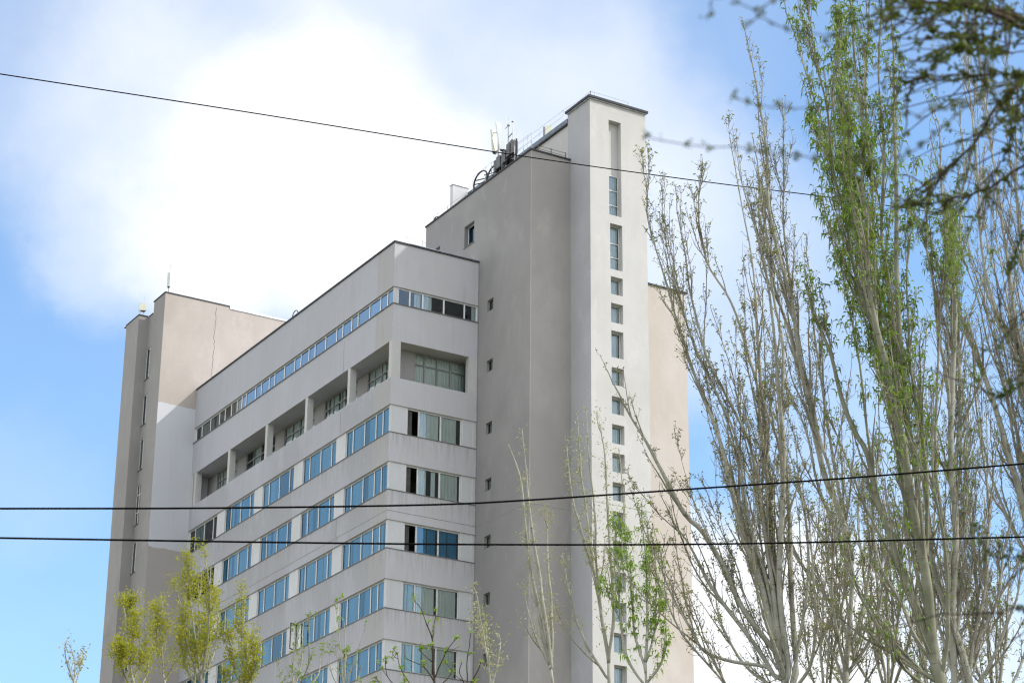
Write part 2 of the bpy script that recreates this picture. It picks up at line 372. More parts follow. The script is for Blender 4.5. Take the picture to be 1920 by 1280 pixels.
def window(pl, c, u0, u1, z0, z1, posts=(), bars=(), fw=.05, rec=.06, fmat='frame', gmat='g_blue', curt=None, cmats=('curt_teal',), opened=None, name='window', sill=True, thick=.05, label=None):
    """frame mesh, with pane, curtain and sill below it; posts are u positions, bars z positions"""
    fb = MB()
    pb(fb, pl, c, u0, u0+fw, z0, z1, rec, rec+thick); pb(fb, pl, c, u1-fw, u1, z0, z1, rec, rec+thick)
    pb(fb, pl, c, u0+fw, u1-fw, z0, z0+fw, rec, rec+thick); pb(fb, pl, c, u0+fw, u1-fw, z1-fw, z1, rec, rec+thick)
    ps = sorted(posts)
    for p in ps: pb(fb, pl, c, p-fw*.75, p+fw*.75, z0+fw, z1-fw, rec-.008, rec+thick)
    for b in bars:
        es = [u0+fw] + [q for p in ps for q in (p-fw*.75, p+fw*.75)] + [u1-fw]
        for a, e in zip(es[::2], es[1::2]): pb(fb, pl, c, a, e, b-fw*.55, b+fw*.55, rec, rec+thick)
    w = fb.build(name, M[fmat], B)
    if label: w['label'] = label
    edges = [u0] + ps + [u1]
    gb = MB()
    for i, (a, e) in enumerate(zip(edges[:-1], edges[1:])):
        if opened is not None and i in opened: continue
        d = rec+thick*.5
        q = [P3(pl, c, a+fw*.6, d, z0+fw*.7), P3(pl, c, e-fw*.6, d, z0+fw*.7), P3(pl, c, e-fw*.6, d, z1-fw*.7), P3(pl, c, a+fw*.6, d, z1-fw*.7)]
        gb.poly(q if pl == 'Y' else q[::-1])     # panes face outwards
    if gb.f: gb.build('pane', M[gmat], w)
    if curt:
        for (a, e, mi) in curt:
            cb = MB(); curtain(cb, pl, c, a, e, z0+.03, z1-.02, rec+.10); cb.build('curtain', M[cmats[mi]], w)
    if sill:
        sb = MB(); pb(sb, pl, c, u0-.04, u1+.04, z0-.035, z0+.004, -.05, rec-.004)
        sb.build('sill', M['sill'], w)
    return w

# --- main block: solid spandrel slabs, recessed window bands, loggia storey, ribbon window
mb = MB()
REC = .07
X1 = 13.0
slabs = [(0, ZF[5][0])] + [(ZF[k][1], ZF[k-1][0]) for k in range(5, 0, -1)] + [(ZF[0][1], 47.05), (50.41, 52.60), (53.66, 56.33)]
for z0, z1 in slabs: mb.box(0, X1, 0, ML-.002, z0, z1)
bands = MB()
winsX, winsY = [], []
for k, (zs, zt) in enumerate(ZF):
    hx = []
    for i in range(5):
        s = 5.5*i
        if i == 0: hx.append((.24, 5.45, zs, zt-.03))
        else: hx.append((s+1.15, s+5.46, zs, zt-.03))
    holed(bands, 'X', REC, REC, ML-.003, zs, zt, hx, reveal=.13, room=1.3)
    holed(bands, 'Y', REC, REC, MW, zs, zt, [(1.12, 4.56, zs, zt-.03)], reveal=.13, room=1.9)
    winsX.append(hx)
# ribbon storey
RZ0, RZ1 = 52.60, 53.66
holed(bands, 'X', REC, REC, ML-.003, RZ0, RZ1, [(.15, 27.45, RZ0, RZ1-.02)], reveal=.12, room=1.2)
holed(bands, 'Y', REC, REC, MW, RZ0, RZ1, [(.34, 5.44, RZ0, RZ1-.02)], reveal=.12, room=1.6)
# loggia storey
LZ0, LZ1, LD, LDY = 47.05, 50.41, 1.17, 1.0
lw = [(5.5*i+.92+(.0 if i else 1.0), min(5.5*i+5.13, 26.1), 48.25, 50.36) for i in range(5)]
lg = MB()
holed(lg, 'X', LD, LDY, ML-.003, LZ0, LZ1, lw, reveal=.10, room=1.5)
holed(lg, 'Y', LDY, LD, MW, LZ0, LZ1, [(2.0, 5.36, 48.25, 50.38)], reveal=.10, room=1.5)
for i_ in range(5, len(mb.m), 6): mb.m[i_] = 1        # long front: greyer paint, its colour also darkened for weaker light
main = mb.build('main_block', [M['main'], M['mainshade']], B)
bands.build('window_band', [M['panel'], M['room']], main); lg.build('loggia_wall', [M['blockside'], M['room']], main)  # loggia wall takes a darker colour to stand in for the recess's shade
pp = MB()
pp.box(0.0, .16, .16, ML-.004, 47.05, 48.22); pp.box(0.0, MW, 0.0, .16, 47.05, 48.22)
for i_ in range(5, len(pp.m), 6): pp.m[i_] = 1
pp.build('loggia_parapet', [M['main'], M['mainshade']], B)
for i in range(5):
    cb = MB(); yc = 5.5*i+5.2
    if i == 4: yc = 26.93
    cb.box(.004, .40, yc-.15, yc+.15, 48.22, 50.41); cb.build('column', M['stair'], B)
cb = MB(); cb.box(.004, .56, .004, .34, 48.22, 50.41); cb.build('column', M['stair'], B)
cb = MB(); cb.box(4.90, MW-.004, .004, .34, 48.22, 50.41); cb.build('column', M['stair'], B)
cb = MB(); cb.box(.004, .40, 27.26, 27.57, 48.22, 50.41); cb.build('column', M['stair'], B)
# lintel lip and sills running round the bands
for k, (zs, zt) in enumerate(ZF[:6]):
    sb = MB(); sb.box(-.035, REC-.004, -.035, ML-.01, zs-.004, zs+.03); sb.box(REC-.004, MW, -.035, REC-.004, zs-.004, zs+.03)
    sb.build('band_sill', M['sill'], B)
sb = MB(); sb.box(-.05, REC-.004, -.05, ML-.01, RZ0-.004, RZ0+.045); sb.box(REC-.004, MW, -.05, REC-.004, RZ0-.004, RZ0+.045)
sb.build('band_sill', M['sill'], B)

def split(u0, u1, posts, prob, kinds=(0,)):
    """curtains hung over parts of each light"""
    o = []; e = [u0]+list(posts)+[u1]
    for a, b in zip(e[:-1], e[1:]):
        if random.random() > prob: continue
        kd = random.choice(kinds); g = a+(b-a)*random.uniform(.12, .88); hw = (b-a)*random.uniform(.02, .20)
        if random.random() < .3: hw = 0.
        if g-hw-a > .12: o.append((a+.02, g-hw, kd))
        if b-g-hw > .12: o.append((g+hw+.005, b-.02, kd if random.random() < .7 else random.choice(kinds)))
    return o
for k, (zs, zt) in enumerate(ZF):
    for i, h in enumerate(winsX[k]):
        s = 5.5*i
        posts = [1.04, 1.86, 3.22, 4.63] if i == 0 else [s+1.81, s+3.21, s+4.63]
        dark = (i == 4 and k < 2)
        op = None
        if k == 3 and i == 1: op = [3]
        window('X', REC, h[0], h[1], zs+.03, h[3], posts, (), .055, .06, 'frame', 'g_dark' if dark else 'g_blue',
               split(h[0], h[1], posts, .25 if dark else .92, (0, 1)), ('curt_teal', 'curt_white'), op, sill=False)
        if op:   # the casement standing open
            cm = MB(); yq = posts[2]; a0 = np.array([REC+.06, h[1]-.02, 0]); dr = np.array([-.55, -.30, 0]); dr /= np.linalg.norm(dr)
            w_ = .62
            for (s0, s1, e0, e1) in ((0, .05, zs+.05, h[3]-.02), (w_-.05, w_, zs+.05, h[3]-.02), (.05, w_-.05, zs+.05, zs+.11), (.05, w_-.05, h[3]-.08, h[3]-.02)):
                c0 = a0+dr*(s0+s1)/2; cm.obox((c0[0], c0[1], (e0+e1)/2), (dr, (-dr[1], dr[0], 0), (0, 0, 1)), ((s1-s0)/2, .02, (e1-e0)/2))
            cm.build('casement', M['darkmetal'], B)['label'] = 'dark framed casement standing open'
    # short front: panel, narrow light, two wide lights
    posts = [1.88, 3.24]
    spec = {0: ('g_clear', [0], [(2.0, 2.62, 0), (2.62, 3.15, 1), (3.34, 4.30, 1)]),
            1: ('g_clear', [0], [(2.0, 2.45, 0), (2.75, 3.02, 0), (3.32, 4.40, 1)]),
            2: ('g_teal', [0], [(2.0, 2.55, 0), (2.6, 3.1, 2), (3.32, 3.80, 2), (3.88, 4.45, 2)]),
            3: ('g_clear', None, [(1.18, 1.82, 2), (1.98, 2.45, 0), (2.45, 3.10, 1), (3.32, 4.42, 1)]),
            4: ('g_clear', None, [(1.18, 1.82, 2), (1.98, 2.40, 2), (2.45, 3.05, 1), (3.32, 4.42, 1)]),
            5: ('g_clear', None, [(1.98, 2.7, 1), (3.32, 4.42, 1)])}[k]
    w = window('Y', REC, 1.12, 4.56, zs+.03, zt-.03, posts, (), .06, .06, 'frame', spec[0], spec[2], ('curt_white', 'curt_green', 'curt_teal'), spec[1], sill=False)
    if k == 0:
        tb = MB(); tb.tube([(1.2, REC+.75, 45.62), (1.75, REC+.95, 45.80)], .045, 6); tb.build('lamp_tube', M['yellow'], w)
    # infill panels' cover strips
    for u in (.10, 1.08, 4.62, 5.28):
        st = MB(); pb(st, 'Y', REC, u-.02, u+.02, zs+.03, zt-.002, -.012, .004); st.build('cover_strip', M['frame'], B)
# ribbon windows
rp = [.89, 1.74, 3.07, 4.52, 5.31, 6.45, 7.23, 8.66, 10.07, 10.9, 11.97, 12.82, 14.25, 15.6, 16.39, 17.53, 18.38, 19.77, 21.1, 21.98, 22.94, 23.81, 25.22, 26.55]
window('X', REC, .15, 20.4, RZ0+.045, RZ1-.02, [p for p in rp if p < 20], (), .05, .05, 'pvc', 'g_ribbon', split(.15, 20, [p for p in rp if p < 19.8], .12), ('curt_white',), None, sill=False)
window('X', REC, 20.4, 27.45, RZ0+.045, RZ1-.02, [p for p in rp if p > 21], (), .05, .05, 'pvc', 'g_dark', split(20.4, 27.4, [p for p in rp if p > 21], .7), ('curt_green',), None, sill=False)
window('Y', REC, .34, 5.44, RZ0+.045, RZ1-.02, [1.10, 1.93, 3.29, 4.63], (), .06, .05, 'pvc', 'g_clear', [(.40, .62, 0), (.64, 1.02, 1), (1.2, 1.85, 1), (2.0, 2.55, 1), (5.15, 5.4, 0)], ('curt_white', 'curt_white'), None, sill=False)
# loggia windows
for i, h in enumerate(lw):
    n = 4; ps = [h[0]+(h[1]-h[0])*j/n for j in range(1, n)]
    window('X', LD, h[0], h[1], h[2], h[3], ps, (49.72,), .06, .04, 'greyframe', 'g_clear', split(h[0], h[1], ps, .95 if i < 3 else .6), ('curt_green',), None, sill=False)
window('Y', LDY, 2.0, 5.36, 48.25, 50.38, [2.65, 3.46, 4.32], (49.73,), .06, .04, 'greyframe', 'g_clear', [(2.03, 5.3, 0)], ('curt_green',), None, sill=False)
# roof edge
cp = MB()
cp.box(-.06, .30, -.06, ML-.01, 56.33, 56.43); cp.box(.30, MW-.01, -.06, .30, 56.33, 56.43)
cp.build('roof_coping', M['coping'], B)
cp = MB(); cp.box(.02, MW-.02, .0, .26, 56.432, 56.50); cp.build('roof_coping', M['zinc'], B)

# --- tall block
TB = (5.49, 12.0, -5.71, 6.53, 61.15)
tb = MB()
hol = [(-1.67, -1.0, z, z+.70) for z in (52.90, 49.22, 45.50, 42.22, 38.95, 35.72, 32.4)]
hol += [(.64, 1.79, 57.95, 59.30, 1.6, .30), (4.72, 5.9, 57.6, 59.27, 1.6, .30)]
x0, x1, y0, y1, zt = TB
holed(tb, 'X', x0, y0, y1, 0, zt, hol, reveal=.16, room=.8)
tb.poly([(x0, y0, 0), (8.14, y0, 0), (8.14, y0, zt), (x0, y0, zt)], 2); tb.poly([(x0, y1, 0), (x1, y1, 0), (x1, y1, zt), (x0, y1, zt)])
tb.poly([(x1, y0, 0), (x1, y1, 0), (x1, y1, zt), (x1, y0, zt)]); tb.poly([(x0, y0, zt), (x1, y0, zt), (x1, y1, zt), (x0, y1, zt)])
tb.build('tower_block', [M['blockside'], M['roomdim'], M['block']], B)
for h in hol[:7]:
    window('X', x0, h[0], h[1], h[2], h[3], (), (), .035, .13, 'greyframe', 'g_dark', [(h[0]+.04, h[1]-.04, 0)], ('curt_green',), None, sill=False)
window('X', x0, .64, 1.79, 57.95, 59.30, (1.02,), (), .05, .26, 'pvc', 'g_blue', None, (), None)
window('X', x0, 4.72, 5.9, 57.6, 59.27, (5.3,), (), .05, .26, 'pvc', 'g_dark', None, (), None)
cp = MB(); cp.box(x0-.06, x0+.25, y0-.06, y1+.05, zt, zt+.09); cp.box(x0+.25, 8.13, y0-.06, y0+.25, zt, zt+.09)
cp.build('roof_coping', M['coping'], B)
# --- raised roof block behind the stair tower
ub = MB(); ub.box(8.14, 12.0, -5.43, 6.4, zt, 63.66); ub.build('upper_block', M['stair'], B)
cp = MB(); cp.box(8.06, 8.5, -5.42, 6.45, 63.66, 63.96); cp.build('roof_coping', M['bluemetal'], B)
cp = MB(); cp.box(8.02, 8.10, -5.42, 6.45, 63.56, 63.655); cp.build('roof_coping', M['coping'], B)
# --- right stair tower
SX0, SX1, SY0, SY1, SZ = 8.10, 11.88, -7.78, -5.43, 64.24
sb = MB()
slot = [(9.36, 10.18, 57.28, 63.2), (9.40, 10.21, 53.98, 56.76)]
zz = [(53.54, 52.48), (51.95, 50.80), (50.32, 48.74), (48.16, 47.14), (46.48, 45.46), (44.87, 43.78), (43.23, 42.16), (41.59, 40.56), (39.96, 38.93), (38.33, 37.30), (36.65, 35.60), (35.0, 33.95), (33.35, 32.3), (31.65, 30.6)]
slot += [(9.42, 10.21, b, a) for a, b in zz]
holed(sb, 'Y', SY0, SX0, SX1, 0, SZ, slot, reveal=.42, room=.9)
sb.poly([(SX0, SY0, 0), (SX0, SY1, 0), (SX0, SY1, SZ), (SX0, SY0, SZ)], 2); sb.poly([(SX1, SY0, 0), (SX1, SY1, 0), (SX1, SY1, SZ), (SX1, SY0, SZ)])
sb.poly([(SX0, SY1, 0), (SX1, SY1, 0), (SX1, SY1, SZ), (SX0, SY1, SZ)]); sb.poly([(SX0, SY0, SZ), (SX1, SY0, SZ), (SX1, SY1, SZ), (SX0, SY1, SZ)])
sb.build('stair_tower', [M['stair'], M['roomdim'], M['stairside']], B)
nb = MB(); nb.box(9.362, 10.178, SY0+.36, SY0+.55, 59.92, 63.198); nb.build('niche_panel', M['stair'], B)
def sw(h, bars):
    window('Y', SY0, h[0]+.002, h[1]-.002, h[2]+.002, h[3]-.002, (), bars, .05, .34, 'frame', 'g_clear', [(h[0]+.05, h[1]-.05, 0)], ('curt_white',), None, sill=False)
sw((9.36, 10.18, 57.28, 59.91), (58.05, 58.97)); sw(slot[1], (54.85, 55.70))
for h in slot[2:]: sw(h, ())
cp = MB(); cp.box(SX0-.16, SX1+.10, SY0-.16, SY1+.06, SZ, SZ+.14); cp.build('roof_coping', M['coping'], B)
cp = MB(); cp.box(SX0-.10, SX1+.05, SY0-.09, SY1, SZ-.05, SZ-.002); cp.build('roof_coping', M['zinc'], B)
# --- right wing, lower and set back
wb = MB(); wb.box(SX1+.002, 18.03, -2.7, 22, 0, 56.27); wb.build('side_wing', M['wing'], B)
cp = MB(); cp.box(SX1+.002, 18.1, -2.78, -2.3, 56.27, 56.36); cp.build('roof_coping', M['coping'], B)
# --- left stair tower
lt = MB()
LX, LY = -2.65, ML
lth = [(29.55, 30.26, a, b) for a, b in ((57.36, 59.55), (54.14, 56.25), (51.0, 53.2), (47.27, 50.0), (44.04, 46.1), (40.9, 43.0), (37.6, 39.8), (34.3, 36.5))]
holed(lt, 'X', LX, LY, 30.27, 0, 61.92, lth, reveal=.10, room=.8, mi=1, mroom=2)
lt.poly([(LX, LY, 61.92), (LX, 29.5, 61.92), (LX, 29.5, 62.74), (LX, LY, 62.74)], 1)
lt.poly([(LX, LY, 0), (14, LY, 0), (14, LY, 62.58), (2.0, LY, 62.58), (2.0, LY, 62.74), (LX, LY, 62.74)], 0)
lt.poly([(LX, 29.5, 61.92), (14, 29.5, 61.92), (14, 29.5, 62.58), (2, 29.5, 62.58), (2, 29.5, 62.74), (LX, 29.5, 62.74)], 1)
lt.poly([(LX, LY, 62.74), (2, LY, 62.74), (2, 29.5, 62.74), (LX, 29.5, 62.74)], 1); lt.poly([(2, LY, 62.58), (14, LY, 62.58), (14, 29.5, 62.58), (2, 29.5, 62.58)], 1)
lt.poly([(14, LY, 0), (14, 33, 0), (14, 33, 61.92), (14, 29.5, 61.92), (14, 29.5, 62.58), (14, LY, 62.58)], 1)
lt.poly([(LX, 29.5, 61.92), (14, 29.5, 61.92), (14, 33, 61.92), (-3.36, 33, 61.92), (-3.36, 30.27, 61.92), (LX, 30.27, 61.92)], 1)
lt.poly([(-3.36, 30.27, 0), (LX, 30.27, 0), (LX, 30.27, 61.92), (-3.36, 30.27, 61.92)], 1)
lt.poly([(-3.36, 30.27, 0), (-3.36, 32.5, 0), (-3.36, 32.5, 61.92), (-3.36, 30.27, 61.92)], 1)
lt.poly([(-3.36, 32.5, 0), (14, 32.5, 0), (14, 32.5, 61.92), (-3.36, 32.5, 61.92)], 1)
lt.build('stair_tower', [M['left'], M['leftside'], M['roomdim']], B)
for n, h in enumerate(lth):
    window('X', LX, h[0], h[1], h[2], h[3], ((29.72,) if n != 3 else (29.82,)), ((48.1, 49.3) if n == 3 else ()), .06, .035, 'panel', 'g_dark', [(29.6, 30.2, 0)], ('curt_green',), None)
cp = MB(); cp.box(LX-.05, 2.0, LY-.05, LY+.22, 62.74, 62.80); cp.box(LX-.05, LX+.2, LY+.22, 29.55, 62.74, 62.80)
cp.build('roof_coping', M['coping'], B)
cp = MB(); cp.box(LX-.04, LX+.2, 29.552, 30.22, 61.92, 61.97); cp.box(-3.40, LX-.042, 30.22, 30.42, 61.92, 61.97); cp.box(-3.40, -3.2, 30.42, 32.55, 61.92, 61.97)
cp.build('roof_coping', M['coping'], B)
cp = MB(); cp.box(2.0, 14, LY-.05, LY+.25, 62.58, 62.72); cp.build('roof_coping', M['zinc'], B)
# --- expansion joint, downpipe groove, cracks
def strip(name, pts, w, mat):
    s = MB()
    for a, b in zip(pts[:-1], pts[1:]):
        a, b = np.array(a, float), np.array(b, float); d = b-a; L = np.linalg.norm(d); d /= L
        n_ = np.array([-1, 0, 0]) if abs(a[0]-b[0]) < 1e-6 and abs(d[0]) < 1e-6 and (name != 'crack_y') else np.array([0, -1, 0])
        if name == 'crack_y': n_ = np.array([0, -1, 0])
        s.obox((a+b)/2, (d, n_, np.cross(d, n_)), (L/2, .004, w/2))
    return s.build('crack' if name.startswith('crack') else name, M[mat], B)
def wob(p, q, n, amp, seed):
    r = np.random.default_rng(seed); t_ = np.linspace(0, 1, n); p, q = np.array(p, float), np.array(q, float); d = q-p
    off_ = r.normal(0, amp, n); off_[0] = off_[-1] = 0
    o = [p+d*a for a in t_]
    for i in range(n):
        if abs(d[2]) > abs(d[0])+abs(d[1]): o[i][0 if abs(p[1]-ML) < .01 or abs(p[1]) < .01 else 1] += off_[i]
        else: o[i][2] += off_[i]
    return o
strip('expansion_joint', wob((-.001, 0, 40.53), (-.001, 27.5, 40.53), 40, .008, 1), .035, 'joint')
strip('expansion_joint', wob((0, -.001, 40.53), (5.45, -.001, 40.50), 12, .006, 2), .035, 'joint')
strip('expansion_joint', wob((5.489, 0, 40.48), (5.489, -5.7, 40.30), 12, .006, 3), .035, 'joint')
strip('expansion_joint', wob((5.49, -5.711, 40.30), (8.1, -5.711, 40.30), 8, .006, 4), .035, 'joint')
strip('expansion_joint', wob((8.1, -7.781, 40.3), (11.87, -7.781, 40.3), 8, .006, 5), .025, 'joint')
strip('expansion_joint', wob((-2.65, ML-.001, 40.68), (0, ML-.001, 40.68), 8, .006, 6), .035, 'joint')
strip('expansion_joint', wob((-2.651, ML, 40.68), (-2.651, 30.27, 40.68), 8, .006, 7), .035, 'joint')
strip('expansion_joint', wob((-3.361, 30.27, 40.3), (-3.361, 32.5, 40.3), 8, .006, 8), .035, 'joint')
strip('crack_y', wob((1.03, ML-.001, 62.5), (.97, ML-.001, 56.9), 26, .03, 9), .028, 'crack')
strip('crack', wob((-.001, 5.95, 48.9+.9), (-.001, 5.95, 52.4), 9, .02, 10), .02, 'crack')
strip('crack', wob((-.001, 6.05, 46.8), (-.001, 6.05, 48.1), 6, .02, 12), .02, 'crack')
strip('crack', wob((-.001, 6.1, 41.75-1.6), (-.001, 6.1, 41.65), 6, .02, 13), .02, 'crack')
dp = MB(); dp.box(5.452, 5.486, -.03, -.003, 25, 56.25)
for z in np.arange(26, 56, 1.9): dp.box(5.44, 5.489, -.045, -.031, z, z+.07)
dp.build('lightning_conductor', M['joint'], B)
# --- guard rails (posts and two wires) along the roof edges
def rail(posts, h, lines, r=.022, wr=.009, mat='metal'):
    s = MB()
    for p in posts: s.tube([p, (p[0], p[1], p[2]+h)], r, 5)
    for f in lines: s.tube([(p[0], p[1], p[2]+h*f) for p in posts], wr, 4)
    return s.build('guard_rail', M[mat], B)
rail([(8.3, y, 63.95) for y in (-5.0, -4.65, -3.32, -2.0, -.67, .66, 2.0, 3.3)][1:], .97, (.98, .60, .22))
rail([(8.25, -7.6, 64.38), (8.56, -7.6, 64.38), (10.02, -7.6, 64.38), (10.89, -7.6, 64.38), (10.95, -6.2, 64.38)], .42, (.96, .5))
rail([(8.25, -6.31, 64.30), (8.25, -7.6, 64.38)], .42, (.96,))
rail([(8.25, -4.65, 63.95+.9), (8.25, -6.31, 64.72)], .02, (.9,))
rail([(5.66, y, 61.2) for y in (5.9, 5.38, 4.18, 2.91, 1.9)], .50, (.95, .5))
rail([(5.66, y, 61.2) for y in (1.17, -.34, -.99, -2.2, -3.6, -4.6, -5.5)], 1.2, (.98, .55), .02)
rail([(6.03, -5.58, 61.2), (6.89, -5.58, 61.2), (7.87, -5.58, 61.2)], .46, (.9, .5), .025, .014, 'rust')
rail([(1.92, .34, 56.4), (.9, .36, 56.4)], .64, (.9, .4), .02, .006); rail([(1.92, .34, 56.4), (3.2, .36, 56.4)], .6, (.9, .4), .015, .006)
# --- roof ladder with hooped handrails, hoop on the main roof, vent shaft
s = MB()
def hoop(y_a, y_b, x, z0, h, r=.045):
    ang = np.linspace(0, math.pi, 12); c_, hw = (y_a+y_b)/2, (y_a-y_b)/2
    return [(x, y_a, z0-.4)] + [(x, c_+hw*math.cos(a), z0+h*.45+h*.55*math.sin(a)) for a in ang] + [(x, y_b, z0-.1)]
s.tube(hoop(.98, -.55, 5.62, 61.3, .98), .05, 6); s.tube(hoop(.37, -1.12, 6.15, 61.3, 1.25), .05, 6)
for z in (61.45, 61.75, 62.0): s.tube([(5.62, .95, z), (6.15, .40, z+.1)], .035, 5)
s.tube([(5.62, -.2, 61.9), (6.15, -.8, 62.0)], .03, 5); s.tube([(5.62, -.35, 61.7), (6.15, -.95, 61.8)], .03, 5)
s.build('roof_ladder', M['darkmetal'], B)
s = MB(); s.tube([(5.64, 5.95, 61.1)] + [(5.64, 5.6+.35*math.cos(a), 61.2+.32*math.sin(a)) for a in np.linspace(0, math.pi, 9)] + [(5.64, 5.25, 61.1)], .035, 6)
s.build('ladder_hoop', M['darkmetal'], B)
s = MB(); s.tube([(.12, 13.5, 56.3)] + [(.12, 13.1+.40*math.cos(a), 56.50+.36*math.sin(a)) for a in np.linspace(0, math.pi, 10)] + [(.12, 12.7, 56.3)], .03, 6)
s.build('ladder_hoop', M['darkmetal'], B)
s = MB(); s.box(7.0, 8.1, 6.0, 6.34, 61.15, 64.22); vs = s.build('vent_shaft', M['panel'], B)
s = MB(); s.box(6.95, 8.13, 5.95, 6.39, 64.22, 64.28); s.build('vent_cap', M['zinc'], vs)

# ------------------------------------------------------------------ rooftop aerials (things of their own)
def pole(mb, p, h, r=.04, n=8): mb.tube([p, (p[0], p[1], p[2]+h)], r, n)
def panel_at(parent, bot, top, w, d, front, backm='antback'):
    """flat aerial between two end points: cover on the front side, cream plate behind, connector plate below"""
    bot, top = np.array(bot, float), np.array(top, float); ez = top-bot; h = np.linalg.norm(ez); ez /= h; c = (bot+top)/2
    ex = np.array(front, float); ex -= ez*np.dot(ex, ez); ex /= np.linalg.norm(ex); ey = np.cross(ez, ex)
    s = MB(); s.obox(c, (ex, ey, ez), (d/2, w/2, h/2)); o = s.build('panel', M['antenna'], parent)
    s = MB(); s.obox(c-ex*(d/2+.012), (ex, ey, ez), (.010, w/2*.88, h/2*.97)); s.build('back_plate', M[backm], o)
    s = MB(); s.obox(c-ez*(h/2+.04), (ex, ey, ez), (d*.35, w*.35, .04)); s.build('connector_plate', M['darkmetal'], o)
    return o
XA = 5.85
t1 = thing('antenna_mast', 'rooftop mast with a cream-backed panel at its left and grey boxes below', 'antenna', (XA, -1.42, 61.2), 'aerial masts on the tall block roof')
s = MB(); pole(s, (XA, -1.42, 61.2), 3.32, .045); s.build('pole', M['metal'], t1)
s = MB(); pole(s, (XA, -1.42, 61.2), .9, .07); s.build('sleeve', M['rust'], t1)
panel_at(t1, (5.72, -1.20, 62.95), (5.72, -.98, 64.55), .30, .11, (-.1, 1, 0))
s = MB(); s.tube([(XA, -1.42, 64.2), (XA-.18, -1.08, 64.28)], .03, 5); s.tube([(XA, -1.42, 63.05), (XA-.16, -1.1, 63.02)], .035, 5); s.build('bracket', M['metal'], t1)
s = MB(); s.box(XA-.2, XA+.2, -1.95, -1.52, 61.75, 62.5); s.box(XA-.16, XA+.16, -1.40, -1.16, 61.7, 62.4); s.build('equipment_box', M['box'], t1)
s = MB(); s.box(XA-.18, XA+.22, -2.5, -2.08, 61.85, 62.6); s.build('equipment_box', M['box'], t1)
s = MB()
for j in range(5):
    y_ = -1.5-.2*j; s.tube([(XA-.1, y_, 61.8), (XA-.14, y_-.05, 61.5), (XA-.05, y_+.1, 61.25), (XA+.3, y_, 61.2)], .025, 5)
s.build('cable', M['cable'], t1)
t2 = thing('antenna_mast', 'rooftop mast with tilted white panel and ladder-like arm on its right', 'antenna', (XA, -2.56, 61.2), 'aerial masts on the tall block roof')
s = MB(); pole(s, (XA, -2.56, 61.2), 3.05, .04); s.tube([(XA, -2.56, 64.25), (XA, -2.56, 64.75)], .012, 5); s.build('pole', M['metal'], t2)
panel_at(t2, (5.68, -2.16, 62.72), (5.68, -1.66, 64.68), .30, .16, (-.25, -1, 0))
s = MB(); s.tube([(XA, -3.05, 62.9), (XA, -3.05, 63.85)], .02, 5)
for z in (63.1, 63.75-.25): s.tube([(XA, -2.56, z-.10), (XA, -3.06, z)], .035, 5)
s.tube([(XA, -3.05, 63.8), (XA, -3.02, 64.2)], .02, 5); s.tube([(XA, -2.2, 64.12), (XA, -2.7, 64.2)], .02, 5); s.obox((XA, -3.04, 64.22), ((1, 0, 0), (0, 1, 0), (0, 0, 1)), (.04, .09, .03))
s.obox((XA, -2.58, 64.2), ((1, 0, 0), (0, 1, 0), (0, 0, 1)), (.06, .09, .05)); s.build('side_arm', M['metal'], t2)
s = MB(); s.box(XA-.18, XA+.2, -3.0, -2.62, 62.05, 62.85); s.box(XA-.14, XA+.2, -3.32, -3.06, 62.1, 62.9); s.build('equipment_box', M['box'], t2)
s = MB(); s.box(XA-.1, XA+.16, -3.1, -2.66, 61.75, 62.0); s.build('equipment_box', M['darkmetal'], t2)
s = MB()
for j in range(4): s.tube([(XA-.1, -2.7-.12*j, 62.1), (XA-.15, -2.65-.1*j, 61.7), (XA, -2.6, 61.25)], .022, 5)
s.build('cable', M['cable'], t2)
s = MB(); s.tube([(XA, -3.25, 61.2), (XA, -3.25, 62.95)], .03, 5); s.build('stay', M['rust'], t2)
t3 = thing('whip_aerial', 'short black whip aerial standing just right of the boxes on the roof edge', 'antenna', (XA, -3.47, 61.2))
s = MB(); pole(s, (XA, -3.47, 61.2), 1.72, .05); s.build('mount_tube', M['darkmetal'], t3)
s = MB(); pole(s, (XA, -3.47, 62.92), .65, .010, 5); s.build('whip', M['metal'], t3)
t4 = thing('panel_aerial', 'small cream panel aerial on the raised roof behind the guard rail', 'antenna', (9, -1.75, 63.66))
for y_, h_ in ((-1.36, 1.80), (-1.9, .9)):
    s = MB(); pole(s, (9, y_, 63.66), h_, .04); s.build('pole', M['darkmetal'], t4)
panel_at(t4, (9, -1.95, 64.35), (9, -1.85, 65.30), .42, .16, (.5, .8, 0))
t5 = thing('panel_aerial', 'slim upright grey panel aerial on the top corner of the left tower', 'antenna', (-2.33, 27.9, 62.74))
s = MB(); pole(s, (-2.33, 27.9, 62.74), .75, .035); s.tube([(-2.33, 27.9, 64.3), (-2.30, 27.9, 64.95)], .012, 5); s.build('pole', M['metal'], t5)
panel_at(t5, (-2.36, 27.86, 63.33), (-2.36, 27.88, 64.33), .22, .10, (-.8, -.5, 0))
t6 = thing('panel_aerial', 'square cream panel aerial on two short posts on the lower left tower roof', 'antenna', (-3.08, 30.5, 61.92))
s = MB(); pole(s, (-3.22, 30.5, 61.92), .5, .035); s.build('post', M['metal'], t6)
s = MB(); pole(s, (-2.98, 30.5, 61.92), .5, .035); s.build('post', M['metal'], t6)
s = MB(); s.tube([(-2.98, 30.5, 62.8), (-2.98, 30.5, 63.4)], .010, 5); s.build('whip', M['metal'], t6)
panel_at(t6, (-3.07, 30.48, 62.37), (-3.07, 30.5, 62.89), .52, .10, (.4, .9, 0))

